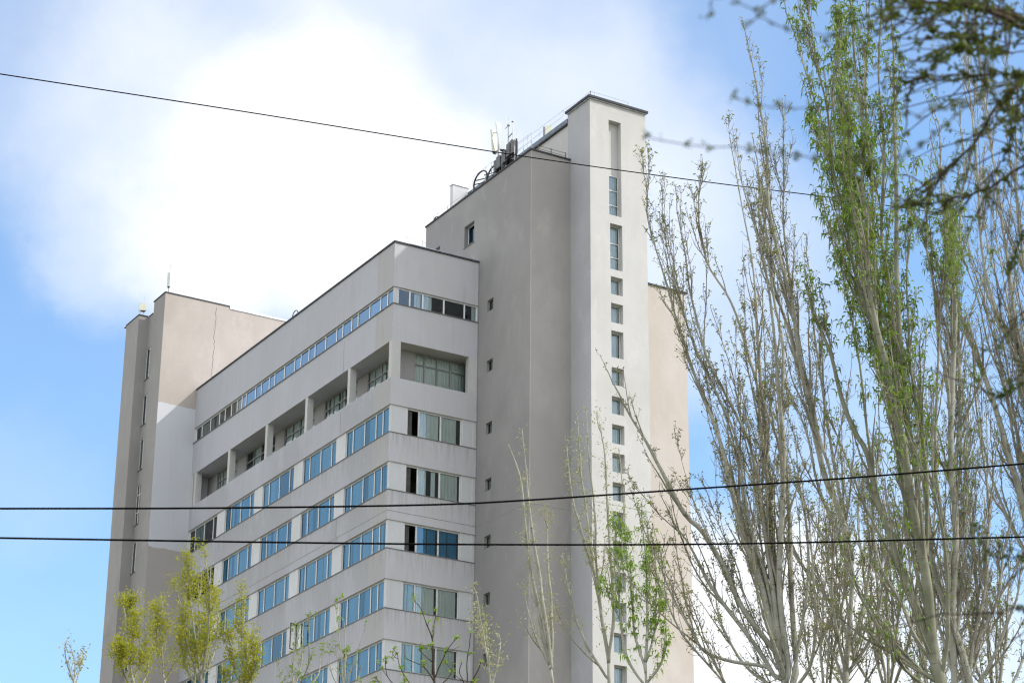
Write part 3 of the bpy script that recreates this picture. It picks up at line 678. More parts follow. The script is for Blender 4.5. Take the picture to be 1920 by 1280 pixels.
# ------------------------------------------------------------------ ground and street (below the picture)
s = MB(); s.poly([(-1500, -1500, 0), (1500, -1500, 0), (1500, 1500, 0), (-1500, 1500, 0)]); g = s.build('ground', M['ground']); g['kind'] = 'structure'
s = MB(); u_ = np.array([RIGHT[0], RIGHT[1], 0]); u_ /= np.linalg.norm(u_); f_ = np.array([-u_[1], u_[0], 0]); c0 = np.array([CAM_O[0], CAM_O[1], .004])+f_*14
s.poly([c0-u_*400-f_*4.5, c0+u_*400-f_*4.5, c0+u_*400+f_*4.5, c0-u_*400+f_*4.5]); g = s.build('road', M['asphalt']); g['kind'] = 'structure'

# ------------------------------------------------------------------ overhead cables
def spline(P, n):
    P = np.array(P, float)
    if len(P) < 3:
        return P[0]+(P[-1]-P[0])*np.linspace(0, 1, n)[:, None]
    Q = np.vstack([2*P[0]-P[1], P, 2*P[-1]-P[-2]])
    L = np.r_[0, np.cumsum(np.linalg.norm(np.diff(P, axis=0), axis=1))]; ts = np.linspace(0, L[-1], n); o = []
    for t_ in ts:
        i = min(max(np.searchsorted(L, t_, 'right')-1, 0), len(P)-2); h = (t_-L[i])/max(L[i+1]-L[i], 1e-9)
        p0, p1, p2, p3 = Q[i], Q[i+1], Q[i+2], Q[i+3]
        o.append(.5*((2*p1)+(-p0+p2)*h+(2*p0-5*p1+4*p2-p3)*h*h+(-p0+3*p1-3*p2+p3)*h**3))
    return np.array(o)
def cable(pts, r, label, ext, strands=1):
    P = [at(*p) for p in pts]
    P = [P[0]+(P[0]-P[1])*ext] + P + [P[-1]+(P[-1]-P[-2])*ext]
    C = spline(P, 160); s = MB()
    if strands == 1: s.tube(C, r, 6)
    else:
        C = spline(P, 700); L = np.r_[0, np.cumsum(np.linalg.norm(np.diff(C, axis=0), axis=1))]
        T = np.gradient(C, axis=0); T /= np.linalg.norm(T, axis=1)[:, None]; a = np.cross(T, [0, 0, 1.]); a /= np.linalg.norm(a, axis=1)[:, None]; b = np.cross(a, T)
        for k in range(strands):
            ph = L/.42*2*math.pi/3 + 2*math.pi*k/strands
            s.tube(C + r*.55*(np.cos(ph)[:, None]*a+np.sin(ph)[:, None]*b), r*.55, 5)
    o = s.build('overhead_cable', M['cable'], smooth=True, loc=tuple(P[len(P)//2])); tag(o, label, 'cable', 'overhead cables'); return o
cable([(0, 139, 29), (480, 213, 31), (960, 290, 33), (1300, 338, 35), (1540, 368, 37), (1660, 385, 39)], .0085, 'thin dark cable slanting across the sky and past the roof aerials', 1.5)
cable([(0, 953, 19), (400, 952, 19.4), (800, 946, 19.8), (1000, 936.5, 20), (1300, 916, 20.4), (1600, 895, 20.8), (1920, 869, 21.2)], .0090, 'upper of the two thick black cables across the lower part, rising to the right', .8)
cable([(0, 1008, 18), (500, 1016, 18.5), (960, 1020.5, 19), (1400, 1018.5, 19.5), (1920, 1006, 20)], .0084, 'lower of the two thick black cables, sagging almost level across the trees', .8)

# ------------------------------------------------------------------ trees
def unit(v): return v/(np.linalg.norm(v)+1e-12)
class FM:
    """fast mesh of batched tubes and leaf blades"""
    def __init__(s): s.V = []; s.F = []; s.n = 0
    def tubes(s, P, R, sides=3):
        """P (N,K,3) centre lines, R (N,K) radii"""
        N_, K = P.shape[:2]
        T = np.gradient(P, axis=1); T /= np.linalg.norm(T, axis=2, keepdims=True)+1e-12
        ref = np.where(np.abs(T[:, :1, 2:3]) < .9, np.array([0, 0, 1.]), np.array([1., 0, 0]))
        a = np.cross(T, np.broadcast_to(ref, T.shape)); a /= np.linalg.norm(a, axis=2, keepdims=True)+1e-12; b = np.cross(T, a)
        th = np.linspace(0, 2*math.pi, sides, endpoint=False)
        V = P[:, :, None, :] + R[:, :, None, None]*(np.cos(th)[None, None, :, None]*a[:, :, None, :]+np.sin(th)[None, None, :, None]*b[:, :, None, :])
        s.V.append(V.reshape(-1, 3))
        k, i = np.meshgrid(np.arange(K-1), np.arange(sides), indexing='ij'); j = (i+1) % sides
        q = np.stack([k*sides+i, k*sides+j, (k+1)*sides+j, (k+1)*sides+i], -1).reshape(-1, 4)
        s.F.append((q[None]+(np.arange(N_)*K*sides)[:, None, None]+s.n).reshape(-1, 4)); s.n += N_*K*sides
    def quads(s, Q):
        s.V.append(Q.reshape(-1, 3)); m_ = len(Q); s.F.append(np.arange(m_*4).reshape(-1, 4)+s.n); s.n += m_*4
    def build(s, name, mat, parent):
        V = np.vstack(s.V).astype(np.float32); F = np.vstack(s.F).astype(np.int32)
        wp = np.zeros(3); q = parent
        while q is not None: wp += np.array(q.location); q = q.parent
        V = V-wp.astype(np.float32)
        me = bpy.data.meshes.new(name); me.vertices.add(len(V)); me.vertices.foreach_set('co', V.ravel())
        me.loops.add(F.size); me.loops.foreach_set('vertex_index', F.ravel())
        me.polygons.add(len(F)); me.polygons.foreach_set('loop_start', np.arange(len(F), dtype=np.int32)*4)
        me.materials.append(mat); me.update(calc_edges=True); me.validate()
        o = bpy.data.objects.new(name, me); COL.objects.link(o); o.parent = parent; return o
def nrm(v): return v/(np.linalg.norm(v, axis=-1, keepdims=True)+1e-12)
def rperp(r, T):
    v = r.normal(0, 1, T.shape); v -= T*(v*T).sum(-1, keepdims=True); return nrm(v)
def shoots(r, p, t, L, ang, n, up, wob, r0, r1):
    """many shoots at once: from p, leaving direction t at an angle, bending towards up"""
    side = rperp(r, t); d = nrm(t*np.cos(ang)[:, None]+side*np.sin(ang)[:, None]); P = [p]
    for i in range(n):
        d = nrm(d+up*(1.0/n)+r.normal(0, wob, d.shape)); P.append(P[-1]+d*(L/n)[:, None])
    P = np.stack(P, 1); R = r0[:, None]+(r1-r0)[:, None]*np.linspace(0, 1, n+1)[None]
    return P, R
def along(r, P, gap, lo=.06):
    """random points along polylines P (N,K,3): index, position, tangent, fraction"""
    seg = np.linalg.norm(np.diff(P, axis=1), axis=2); L = seg.sum(1); cnt = r.poisson(np.maximum(L*(1-lo)/gap, 0)); idx = np.repeat(np.arange(len(P)), cnt)
    f = lo+(1-lo)*r.random(len(idx)); K = P.shape[1]-1; k = np.minimum((f*K).astype(int), K-1); h = (f*K-k)[:, None]
    a, b = P[idx, k], P[idx, k+1]; return idx, a+(b-a)*h, nrm(b-a), f
def poplar(seed, name, label, dist, trunk, limbs, bark='bark', twigbark='twig', leaf='l_bud', leafkind='bud', spread=1.5, poles=(.7, 2.6), pole_gap=.36, shoot_len=(.12, .55), shoot_gap=.165,
           twig_gap=.125, twig_len=(.06, .20), leaf_density=1.0, leaf_size=.03, angle=.55, group='poplars', leaf_top=None, depth_jit=1.0, thick=1.0, strands=0):
    r = np.random.default_rng(seed); UPV = np.array([0, 0, 1.])
    base_pt = at(trunk[0][0], trunk[0][1], dist)
    base = np.array([base_pt[0], base_pt[1], 0.])
    root = thing(name, label, 'tree', base, group)
    px2m = lambda w, p: w/FPX*np.linalg.norm(p-CAM_O)/2
    wood = MB()
    tp = [at(p[0], p[1], dist) for p in trunk]; w0 = px2m(trunk[0][2], tp[0])
    pts = [base, base*.55+tp[0]*.45+np.array([.05, .02, 0])] + tp
    rad = [w0*1.3, w0*1.0] + [.78*px2m(p[2], q) for p, q in zip(trunk, tp)]; rad[-1] *= .55
    C = spline(pts, 26); R = np.interp(np.linspace(0, 1, 26), np.linspace(0, 1, len(rad)), rad)
    wood.tube(C, R, 10); wood.build('trunk', M[bark], root, smooth=True)
    K = 40; LP, LR = [], []; parents = [spline(pts, 120)]
    for li, lb in enumerate(limbs):
        off = r.normal(0, .5*depth_jit)*spread if li else 0.
        n = len(lb)
        P = [at(q[0], q[1], dist+off*min(1, i/max(1, n*.6))) for i, q in enumerate(lb)]
        Rr = [px2m(q[2], p)*(thick if q[2] > 5 else 1.) for q, p in zip(lb, P)]
        Q = np.concatenate(parents); dq = np.linalg.norm(Q-P[0], axis=1); j = int(dq.argmin())   # start inside the wood it grows from
        if .02 < dq[j] < 2.5: P = [Q[j]-np.array([0, 0, .12])] + P; Rr = [Rr[0]*.9] + Rr; n += 1
        C = spline(P, K); C[2:-2] += spline(r.normal(0, .0035*np.linalg.norm(C[-1]-C[0]), (8, 3)), K-4); R = .74*np.interp(np.linspace(0, 1, K), np.linspace(0, 1, n), Rr)
        lm = MB(); lm.tube(C, R, 8); lm.build('limb', M[bark], root, smooth=True); LP.append(C); LR.append(R); parents.append(C[3:30])
    for _ in range(strands):      # thinner stems between neighbouring limbs
        a = int(r.integers(0, len(limbs)-1)); b = min(len(limbs)-1, a+int(r.integers(1, 3))); w = r.uniform(.2, .8)
        C = LP[a]*(1-w)+LP[b]*w; C[0] = LP[a][3]; e = int(K*r.uniform(.72, 1.0)); C = spline(C[:e:3], K); C[2:-2] += spline(r.normal(0, .0045*np.linalg.norm(C[-1]-C[0]), (8, 3)), K-4)
        R = np.linspace(min(.55*LR[a][2], .05), .005, K); lm = MB(); lm.tube(C, R, 7); lm.build('limb', M[bark], root, smooth=True); LP.append(C); LR.append(R)
    LP, LR = np.array(LP), np.array(LR)
    sh = FM(); scale = 1.0
    # long upright poles
    i, p, t, f = along(r, LP, pole_gap, .12); r0 = np.minimum(.62*LR[i, (f*(K-1)).astype(int)], .022); L = (poles[0]+(poles[1]-poles[0])*r.random(len(i))**1.3)*(1.15-.85*f)
    PP, PR = shoots(r, p, t, L, angle*r.uniform(.6, 1.3, len(i)), 10, nrm(t*.5+UPV), .055, r0, np.full(len(i), .0035)); sh.tubes(PP, PR, 5)
    # shoots on limbs and poles
    nodes_p, nodes_d, nodes_w = [LP[:, -1]], [nrm(LP[:, -1]-LP[:, -2])], [np.full(len(LP), 1.)]
    allS = []
    for Q, QR, g in ((LP, LR, shoot_gap), (PP, PR, shoot_gap)):
        i, p, t, f = along(r, Q, g, .08); KK = Q.shape[1]-1
        L = (shoot_len[0]+(shoot_len[1]-shoot_len[0])*r.random(len(i))**1.6)*(1.2-.75*f); r0 = np.minimum(.7*QR[i, (f*KK).astype(int)], .0055+.004*L)
        SP, SR = shoots(r, p, t, L, angle*1.25*r.uniform(.6, 1.5, len(i)), 6, nrm(t*.35+UPV), .11, r0, np.full(len(i), .0026)); sh.tubes(SP, SR, 4); allS.append(SP)
    SP = np.concatenate(allS)
    nodes_p += [SP[:, -1], SP[:, 4], PP[:, -1], PP[:, -2]]; nodes_d += [nrm(SP[:, -1]-SP[:, -2]), nrm(SP[:, 4]-SP[:, 3]), nrm(PP[:, -1]-PP[:, -2]), nrm(PP[:, -2]-PP[:, -3])]
    nodes_w += [np.full(len(SP), 1.), np.full(len(SP), .5), np.full(len(PP), 1.), np.full(len(PP), .7)]
    # hooked twigs
    for Q, g in ((SP, twig_gap), (PP, twig_gap*1.6), (LP, twig_gap*1.8)):
        i, p, t, f = along(r, Q, g, .1); L = r.uniform(*twig_len, len(i))*(1.15-.4*f)
        TP, TR = shoots(r, p, t, L, r.uniform(.7, 1.35, len(i)), 4, nrm(t*.2+UPV)*1.25, .14, np.full(len(i), .0042), np.full(len(i), .0024)); sh.tubes(TP, TR, 3)
        nodes_p += [TP[:, -1], TP[:, 2]]; nodes_d += [nrm(TP[:, -1]-TP[:, -2]), nrm(TP[:, 2]-TP[:, 1])]; nodes_w += [np.full(len(TP), 1.), np.full(len(TP), .45)]
    sh.build('branches', M[twigbark], root)
    p, d, w = np.concatenate(nodes_p), np.concatenate(nodes_d), np.concatenate(nodes_w)
    h = (p[:, 2]-p[:, 2].min())/(np.ptp(p[:, 2])+1e-9)
    dens = leaf_density*w*(leaf_top(h, p, r) if leaf_top is not None else 1.0)
    k = r.poisson(dens*{'droop': 3.0, 'bud': 1.7, 'tuft': 4.0}[leafkind]); i = np.repeat(np.arange(len(p)), k); p, d = p[i], d[i]; n = len(p)
    if n:
        if leafkind == 'droop':
            o = rperp(r, np.broadcast_to(UPV, d.shape).copy()); d0 = nrm(o*.9+UPV*r.uniform(-.3, .3, (n, 1))); d1 = nrm(o*.30-UPV); p = p+r.normal(0, .015, (n, 3)); wd = .19
        elif leafkind == 'bud':
            o = rperp(r, d); d0 = nrm(o*.8+d*.7); d1 = nrm(o*.9-UPV*r.uniform(-.4, .9, (n, 1))); p = p+r.normal(0, .006, (n, 3)); wd = .5
        else:
            d0 = nrm(r.normal(0, 1, (n, 3))); d1 = nrm(d0-UPV*.35); p = p+r.normal(0, .07, (n, 3)); wd = .45
        L = leaf_size*r.uniform(.6, 1.4, (n, 1)); s1 = nrm(np.cross(d0, r.normal(0, 1, (n, 3)))); a = p+d0*L*.4; b = a+d1*L*.6
        lv = FM(); lv.quads(np.stack([p, a+s1*leaf_size*wd*.5, b, a-s1*leaf_size*wd*.5], 1)); lv.build('crown', M[leaf], root)
    return root

# --- the tall poplars on the right
A_L = [[(1452, 1262, 12), (1399, 1186, 11), (1356, 1132, 10), (1328, 1092, 9), (1309, 1053, 7), (1289, 1014, 5), (1262, 975, 4), (1240, 930, 2)],
 [(1460, 1235, 14), (1414, 1171, 13), (1383, 1120, 13), (1364, 1077, 12), (1336, 1030, 12), (1313, 993, 12), (1285, 963, 11), (1250, 897, 9), (1211, 831, 7), (1180, 780, 5), (1160, 735, 4), (1135, 688, 2)],
 [(1464, 1255, 17), (1432, 1092, 17), (1399, 999, 15), (1375, 905, 12), (1346, 808, 10), (1313, 732, 8), (1285, 654, 6), (1262, 587, 5), (1239, 498, 4), (1220, 425, 3), (1212, 350, 2)],
 [(1468, 1260, 14), (1446, 1080, 13), (1430, 930, 10), (1403, 830, 9), (1383, 790, 8), (1352, 724, 7), (1328, 673, 6), (1317, 623, 6), (1301, 548, 5), (1289, 478, 4), (1274, 400, 3), (1266, 350, 2)],
 [(1470, 1270, 15), (1452, 1110, 14), (1440, 960, 12), (1430, 800, 10), (1426, 732, 9), (1399, 654, 8), (1379, 595, 7), (1360, 548, 6), (1328, 486, 5), (1312, 400, 4), (1316, 310, 2)],
 [(1474, 1275, 15), (1458, 1100, 15), (1443, 900, 13), (1432, 730, 10), (1424, 600, 8), (1408, 480, 6), (1392, 400, 4), (1375, 300, 3), (1370, 262, 2)],
 [(1478, 1270, 15), (1464, 1090, 15), (1463, 900, 13), (1459, 760, 12), (1452, 640, 9), (1436, 520, 7), (1412, 420, 5), (1392, 340, 3), (1380, 285, 2)],
 [(1488, 1285, 14), (1486, 1130, 13), (1480, 980, 12), (1472, 880, 10), (1464, 770, 9), (1470, 650, 8), (1456, 560, 6), (1441, 440, 5), (1424, 330, 3), (1410, 250, 2)],
 [(1476, 1240, 10), (1425, 1090, 9), (1392, 960, 7), (1358, 850, 6), (1330, 760, 5), (1296, 690, 4), (1270, 610, 3), (1240, 560, 2)],
 [(1440, 1250, 9), (1372, 1240, 8), (1321, 1221, 7), (1297, 1182, 6), (1262, 1120, 5), (1238, 1060, 3), (1225, 1010, 2)],
 [(1400, 1330, 8), (1345, 1262, 7), (1300, 1215, 6), (1272, 1180, 5), (1250, 1120, 4), (1246, 1060, 2)]]
A_L += [[(1470, 1290, 9), (1455, 1190, 8), (1420, 1080, 7), (1400, 1010, 6), (1385, 960, 4), (1368, 900, 2)], [(1480, 1290, 9), (1500, 1190, 8), (1512, 1090, 7), (1510, 990, 5), (1500, 900, 4), (1492, 820, 2)],
 [(1465, 1300, 8), (1400, 1250, 7), (1362, 1190, 6), (1345, 1140, 4), (1340, 1090, 2)], [(1484, 1300, 9), (1518, 1250, 8), (1530, 1170, 7), (1524, 1080, 5), (1520, 1000, 3)], [(1474, 1270, 9), (1440, 1180, 8), (1418, 1100, 6), (1412, 1030, 5), (1416, 960, 3)]]
poplar(21, 'poplar_tree', 'bare many-stemmed poplar with pale bark fanning out in front of the right tower edge', 30, [(1474, 1345, 30), (1470, 1270, 26), (1468, 1225, 16)], A_L,
       strands=6, leaf_size=.048, leaf_density=.75, pole_gap=.50, shoot_gap=.18, angle=.24)
B_L = [[(1596, 1050, 17), (1594, 1034, 16), (1575, 948, 15), (1547, 882, 14), (1528, 811, 13), (1518, 740, 12), (1495, 690, 8), (1476, 620, 7), (1452, 540, 5), (1430, 430, 3), (1422, 350, 2)],
 [(1520, 750, 12), (1512, 715, 11), (1500, 658, 10), (1489, 595, 9), (1477, 537, 8), (1461, 466, 7), (1448, 380, 6), (1434, 254, 5), (1420, 170, 4), (1408, 110, 3), (1394, 45, 2)],
 [(1590, 1200, 10), (1570, 1150, 9), (1532, 1100, 8), (1481, 1030, 7), (1438, 964, 6), (1399, 878, 4), (1367, 819, 3), (1345, 760, 2)],
 [(1598, 1092, 10), (1590, 1000, 8), (1565, 880, 7), (1545, 770, 6), (1530, 650, 5), (1525, 560, 4), (1512, 440, 2)],
 [(1494, 640, 6), (1480, 520, 5), (1468, 400, 4), (1470, 300, 3), (1472, 200, 2)]]
B_L += [[(1588, 1290, 8), (1560, 1220, 7), (1535, 1160, 6), (1520, 1110, 4), (1515, 1050, 2)], [(1590, 1230, 9), (1615, 1150, 8), (1630, 1060, 7), (1628, 980, 5), (1615, 900, 3)], [(1588, 1270, 9), (1570, 1190, 8), (1560, 1100, 7), (1565, 1010, 5), (1560, 930, 3)], [(1590, 1260, 8), (1625, 1210, 7), (1650, 1130, 6), (1655, 1050, 4), (1650, 980, 2)]]
poplar(22, 'poplar_tree', 'leafless pale poplar whose thin lone leader rises well above its left neighbour', 33.5, [(1586, 1345, 20), (1590, 1210, 18), (1598, 1092, 17), (1596, 1040, 16)], B_L,
       strands=5, leaf_size=.048, leaf_density=.75, pole_gap=.46, shoot_gap=.18, angle=.24)
C_L = [[(1775, 1330, 34), (1755, 1230, 28), (1723, 1132, 24), (1700, 1077, 21), (1672, 999, 18), (1645, 936, 16), (1623, 847, 14), (1605, 812, 13), (1589, 767, 12), (1575, 719, 11), (1559, 666, 9), (1538, 618, 7), (1522, 573, 5), (1508, 500, 2)],
 [(1765, 1300, 28), (1754, 1180, 25), (1746, 1092, 24), (1722, 980, 22), (1700, 880, 20), (1684, 814, 18), (1668, 771, 17), (1653, 681, 16), (1641, 615, 14), (1629, 545, 12), (1621, 490, 11), (1605, 430, 8), (1586, 352, 6), (1570, 260, 4), (1563, 160, 2)],
 [(1740, 1080, 14), (1722, 940, 13), (1708, 800, 13), (1694, 700, 13), (1684, 634, 13), (1682, 517, 12), (1684, 400, 10), (1680, 300, 8), (1673, 200, 6), (1675, 60, 4), (1670, -60, 2)],
 [(1641, 615, 10), (1602, 496, 9), (1586, 422, 8), (1563, 344, 7), (1555, 273, 6), (1551, 195, 5), (1532, 117, 4), (1515, 20, 3), (1500, -60, 2)],
 [(1668, 771, 11), (1650, 600, 10), (1640, 480, 9), (1622, 352, 9), (1612, 215, 8), (1602, 98, 6), (1598, 60, 5), (1584, -40, 3)],
 [(1653, 681, 9), (1625, 560, 8), (1595, 380, 6), (1580, 273, 5), (1573, 100, 4), (1568, -60, 2)],
 [(1700, 880, 11), (1672, 700, 9), (1665, 560, 8), (1655, 420, 7), (1655, 300, 6), (1650, 150, 4), (1646, -60, 2)],
 [(1560, 300, 6), (1551, 260, 5), (1524, 168, 4), (1504, 109, 3), (1485, 51, 3), (1469, 0, 2)],
 [(1740, 1050, 11), (1735, 900, 9), (1722, 780, 8), (1705, 640, 6), (1700, 520, 5), (1712, 420, 3), (1705, 330, 2)],
 [(1720, 1120, 9), (1665, 1010, 8), (1640, 900, 7), (1620, 760, 6), (1606, 640, 5), (1580, 520, 4), (1556, 430, 2)],
 [(1750, 1180, 10), (1690, 1080, 8), (1650, 1000, 7), (1600, 900, 5), (1570, 820, 4), (1545, 760, 2)],
 [(1640, 560, 8), (1640, 400, 7), (1628, 250, 5), (1625, 120, 4), (1630, -40, 2)]]
def green_top(h, p, r): return np.interp(h, [0, .25, .40, .50, 1], [.15, .22, .60, 1., 1.])*(.70+.6*(np.sin(p[:, 2]*2.1+p[:, 0]*3.)*np.sin(p[:, 0]*2.3+p[:, 1]*1.7) > -.25))
C_L += [[(1762, 1260, 12), (1715, 1190, 10), (1690, 1130, 9), (1660, 1080, 7), (1640, 1020, 5), (1632, 950, 3)], [(1760, 1280, 12), (1700, 1240, 10), (1660, 1200, 8), (1625, 1140, 6), (1600, 1080, 4), (1590, 1020, 2)], [(1768, 1270, 11), (1778, 1130, 9), (1768, 1010, 8), (1752, 920, 6), (1745, 830, 4), (1748, 740, 2)],
 [(1755, 1200, 11), (1705, 1000, 10), (1690, 900, 8), (1672, 820, 6), (1655, 740, 5), (1640, 690, 2)], [(1766, 1310, 10), (1715, 1270, 8), (1680, 1230, 6), (1668, 1180, 4), (1664, 1130, 2)]]
poplar(23, 'poplar_tree', 'tallest poplar, hung with drooping fresh green leaves over its upper half', 29, [(1782, 1345, 38), (1768, 1300, 34), (1752, 1215, 26)], C_L,
       leaf='l_green', leafkind='droop', strands=9, leaf_size=.15, leaf_density=.50, leaf_top=green_top, pole_gap=.46, poles=(.7, 2.4), shoot_len=(.12, .45), angle=.19, bark='barkgreen')
D_L = [[(1786, 1320, 17), (1786, 1170, 17), (1787, 897, 16), (1784, 783, 15), (1782, 712, 14), (1785, 634, 13), (1789, 540, 9), (1777, 440, 6), (1764, 340, 4), (1750, 185, 2)],
 [(1821, 1320, 19), (1805, 1229, 17), (1786, 1170, 15), (1766, 1112, 13), (1750, 1053, 11), (1738, 960, 9), (1730, 860, 6), (1728, 740, 4), (1722, 640, 2)],
 [(1787, 900, 10), (1800, 800, 9), (1796, 690, 8), (1790, 560, 7), (1800, 430, 5), (1806, 320, 4), (1799, 190, 2)],
 [(1784, 780, 9), (1765, 650, 7), (1745, 520, 6), (1735, 420, 4), (1742, 340, 2)],
 [(1800, 1290, 9), (1840, 1200, 8), (1872, 1110, 7), (1884, 1030, 5), (1902, 950, 3)],
 [(1812, 1310, 10), (1842, 1130, 8), (1852, 1000, 7), (1848, 880, 6), (1832, 760, 5), (1822, 640, 3)],
 [(1790, 1200, 10), (1772, 1000, 8), (1755, 860, 7), (1752, 740, 6), (1762, 620, 5), (1768, 520, 3), (1780, 400, 2)]]
def mid_green(h, p, r): return np.interp(h, [0, .5, .7, 1], [.12, .22, .9, .8])*(.25+1.1*(np.sin(p[:, 2]*1.9+p[:, 0]*2.)*np.sin(p[:, 0]*2.3+p[:, 1]*1.7) > 0))
D_L += [[(1800, 1300, 10), (1828, 1180, 9), (1830, 1070, 8), (1818, 960, 6), (1808, 860, 4), (1806, 760, 2)], [(1790, 1270, 9), (1762, 1180, 8), (1742, 1110, 7), (1728, 1030, 5), (1718, 940, 3)], [(1815, 1320, 9), (1868, 1220, 8), (1902, 1130, 6), (1916, 1060, 4), (1922, 1000, 2)], [(1788, 1240, 9), (1800, 1120, 8), (1808, 1000, 7), (1812, 900, 5), (1820, 800, 3)]]
poplar(24, 'poplar_tree', 'poplar with one straight white trunk and leaf tufts near its top', 31.5, [(1792, 1345, 30), (1790, 1300, 24), (1787, 1180, 17)], D_L,
       leaf='l_green', leafkind='droop', strands=6, leaf_size=.11, leaf_density=.75, leaf_top=mid_green, pole_gap=.36, angle=.24)
E_L = [[(1990, 1320, 22), (1950, 1080, 20), (1911, 928, 18), (1893, 880, 17), (1868, 790, 15), (1844, 712, 13), (1828, 665, 12), (1805, 599, 10), (1786, 556, 8), (1746, 462, 6), (1732, 380, 2)],
 [(1985, 1250, 14), (1940, 900, 12), (1920, 724, 11), (1875, 599, 9), (1850, 480, 7), (1836, 380, 6), (1817, 180, 4), (1808, 20, 2)],
 [(1965, 1000, 12), (1930, 780, 11), (1902, 620, 9), (1890, 480, 7), (1870, 350, 6), (1850, 250, 5), (1836, 100, 4), (1828, 0, 2)],
 [(1980, 1100, 12), (1938, 700, 10), (1925, 500, 8), (1905, 350, 6), (1900, 200, 4), (1886, 70, 2)],
 [(1960, 1130, 10), (1920, 1030, 9), (1880, 950, 7), (1850, 860, 5), (1836, 780, 3)],
 [(1990, 900, 10), (1960, 600, 8), (1945, 350, 6), (1935, 150, 4), (1920, 10, 2)]]
poplar(25, 'poplar_tree', 'sparse brownish poplar leaning left along the right edge of the picture', 34, [(1995, 1345, 30), (1990, 1320, 26), (1985, 1250, 20)], E_L,
       strands=8, leaf_size=.036, leaf_density=.5, pole_gap=.40, angle=.32)
# --- slimmer trees before the tower's foot
poplar(26, 'poplar_tree', 'low dense poplar thicket of brown twigs behind the two tallest trunks', 37, [(1668, 1345, 16), (1664, 1315, 14)],
 [[(1664, 1320, 8), (1640, 1220, 7), (1622, 1110, 6), (1612, 1000, 4), (1610, 900, 2)], [(1665, 1320, 8), (1662, 1210, 7), (1664, 1100, 6), (1660, 980, 4), (1650, 880, 2)], [(1666, 1320, 8), (1695, 1230, 7), (1712, 1140, 6), (1722, 1040, 4), (1726, 940, 2)],
  [(1662, 1325, 7), (1612, 1250, 6), (1580, 1170, 5), (1560, 1090, 4), (1548, 1020, 2)], [(1667, 1325, 7), (1718, 1270, 6), (1748, 1200, 5), (1762, 1110, 4), (1766, 1010, 2)], [(1664, 1318, 7), (1650, 1180, 6), (1640, 1060, 5), (1636, 960, 3), (1640, 860, 2)], [(1665, 1318, 7), (1680, 1190, 6), (1690, 1080, 5), (1696, 960, 3), (1690, 850, 2)],
  [(1660, 1330, 6), (1590, 1290, 5), (1552, 1240, 4), (1530, 1180, 3), (1518, 1120, 2)], [(1668, 1330, 6), (1735, 1300, 5), (1778, 1250, 4), (1800, 1180, 2)]],
       leaf_size=.055, leaf_density=.8, pole_gap=.28, poles=(.6, 2.0), angle=.38)
poplar(28, 'poplar_tree', 'low twiggy poplar with reddish buds between the lone-leader poplar and the leafy one', 35.5, [(1550, 1345, 13), (1548, 1322, 11)],
 [[(1548, 1326, 7), (1540, 1240, 6), (1542, 1140, 5), (1552, 1040, 4), (1550, 960, 2)], [(1549, 1326, 7), (1562, 1230, 6), (1580, 1130, 5), (1588, 1020, 4), (1582, 900, 2)], [(1547, 1328, 6), (1520, 1260, 5), (1508, 1180, 4), (1506, 1100, 2)], [(1550, 1328, 6), (1590, 1270, 5), (1612, 1190, 4), (1618, 1110, 2)], [(1549, 1324, 6), (1556, 1200, 5), (1566, 1090, 4), (1570, 980, 2)], [(1550, 1330, 6), (1602, 1300, 5), (1640, 1250, 4), (1655, 1190, 2)]],
       leaf_size=.055, leaf_density=.9, pole_gap=.30, poles=(.5, 1.8), angle=.40)
poplar(29, 'poplar_tree', 'brown twiggy poplar filling the gap behind the thick forked trunk', 35, [(1745, 1345, 15), (1742, 1318, 13)],
 [[(1742, 1322, 8), (1730, 1220, 7), (1712, 1110, 6), (1700, 990, 4), (1696, 860, 2)], [(1743, 1322, 8), (1750, 1200, 7), (1748, 1080, 6), (1752, 960, 4), (1760, 840, 2)], [(1744, 1322, 7), (1770, 1220, 6), (1790, 1110, 5), (1800, 1010, 3), (1802, 930, 2)], [(1741, 1325, 7), (1700, 1250, 6), (1675, 1160, 5), (1668, 1060, 3), (1672, 980, 2)], [(1742, 1320, 6), (1722, 1180, 5), (1730, 1060, 4), (1726, 920, 2)], [(1744, 1326, 6), (1800, 1270, 5), (1822, 1190, 4), (1830, 1110, 2)]],
       leaf_size=.055, leaf_density=.9, pole_gap=.28, poles=(.5, 1.8), angle=.38)
poplar(27, 'poplar_tree', 'low twiggy poplar half hidden behind the straight white trunk', 36, [(1872, 1345, 14), (1868, 1318, 12)],
 [[(1868, 1322, 8), (1856, 1230, 7), (1850, 1130, 6), (1846, 1020, 4), (1846, 930, 2)], [(1869, 1322, 8), (1882, 1230, 7), (1890, 1140, 5), (1892, 1060, 3), (1896, 990, 2)], [(1866, 1325, 7), (1832, 1250, 6), (1815, 1160, 5), (1808, 1080, 3), (1806, 1000, 2)], [(1870, 1325, 7), (1905, 1270, 6), (1925, 1200, 4), (1935, 1130, 2)], [(1866, 1330, 6), (1818, 1290, 5), (1786, 1240, 4), (1772, 1190, 2)], [(1868, 1320, 6), (1868, 1200, 5), (1870, 1100, 4), (1868, 1010, 2)]],
       leaf_size=.055, leaf_density=.8, pole_gap=.32, poles=(.5, 1.6), angle=.38)
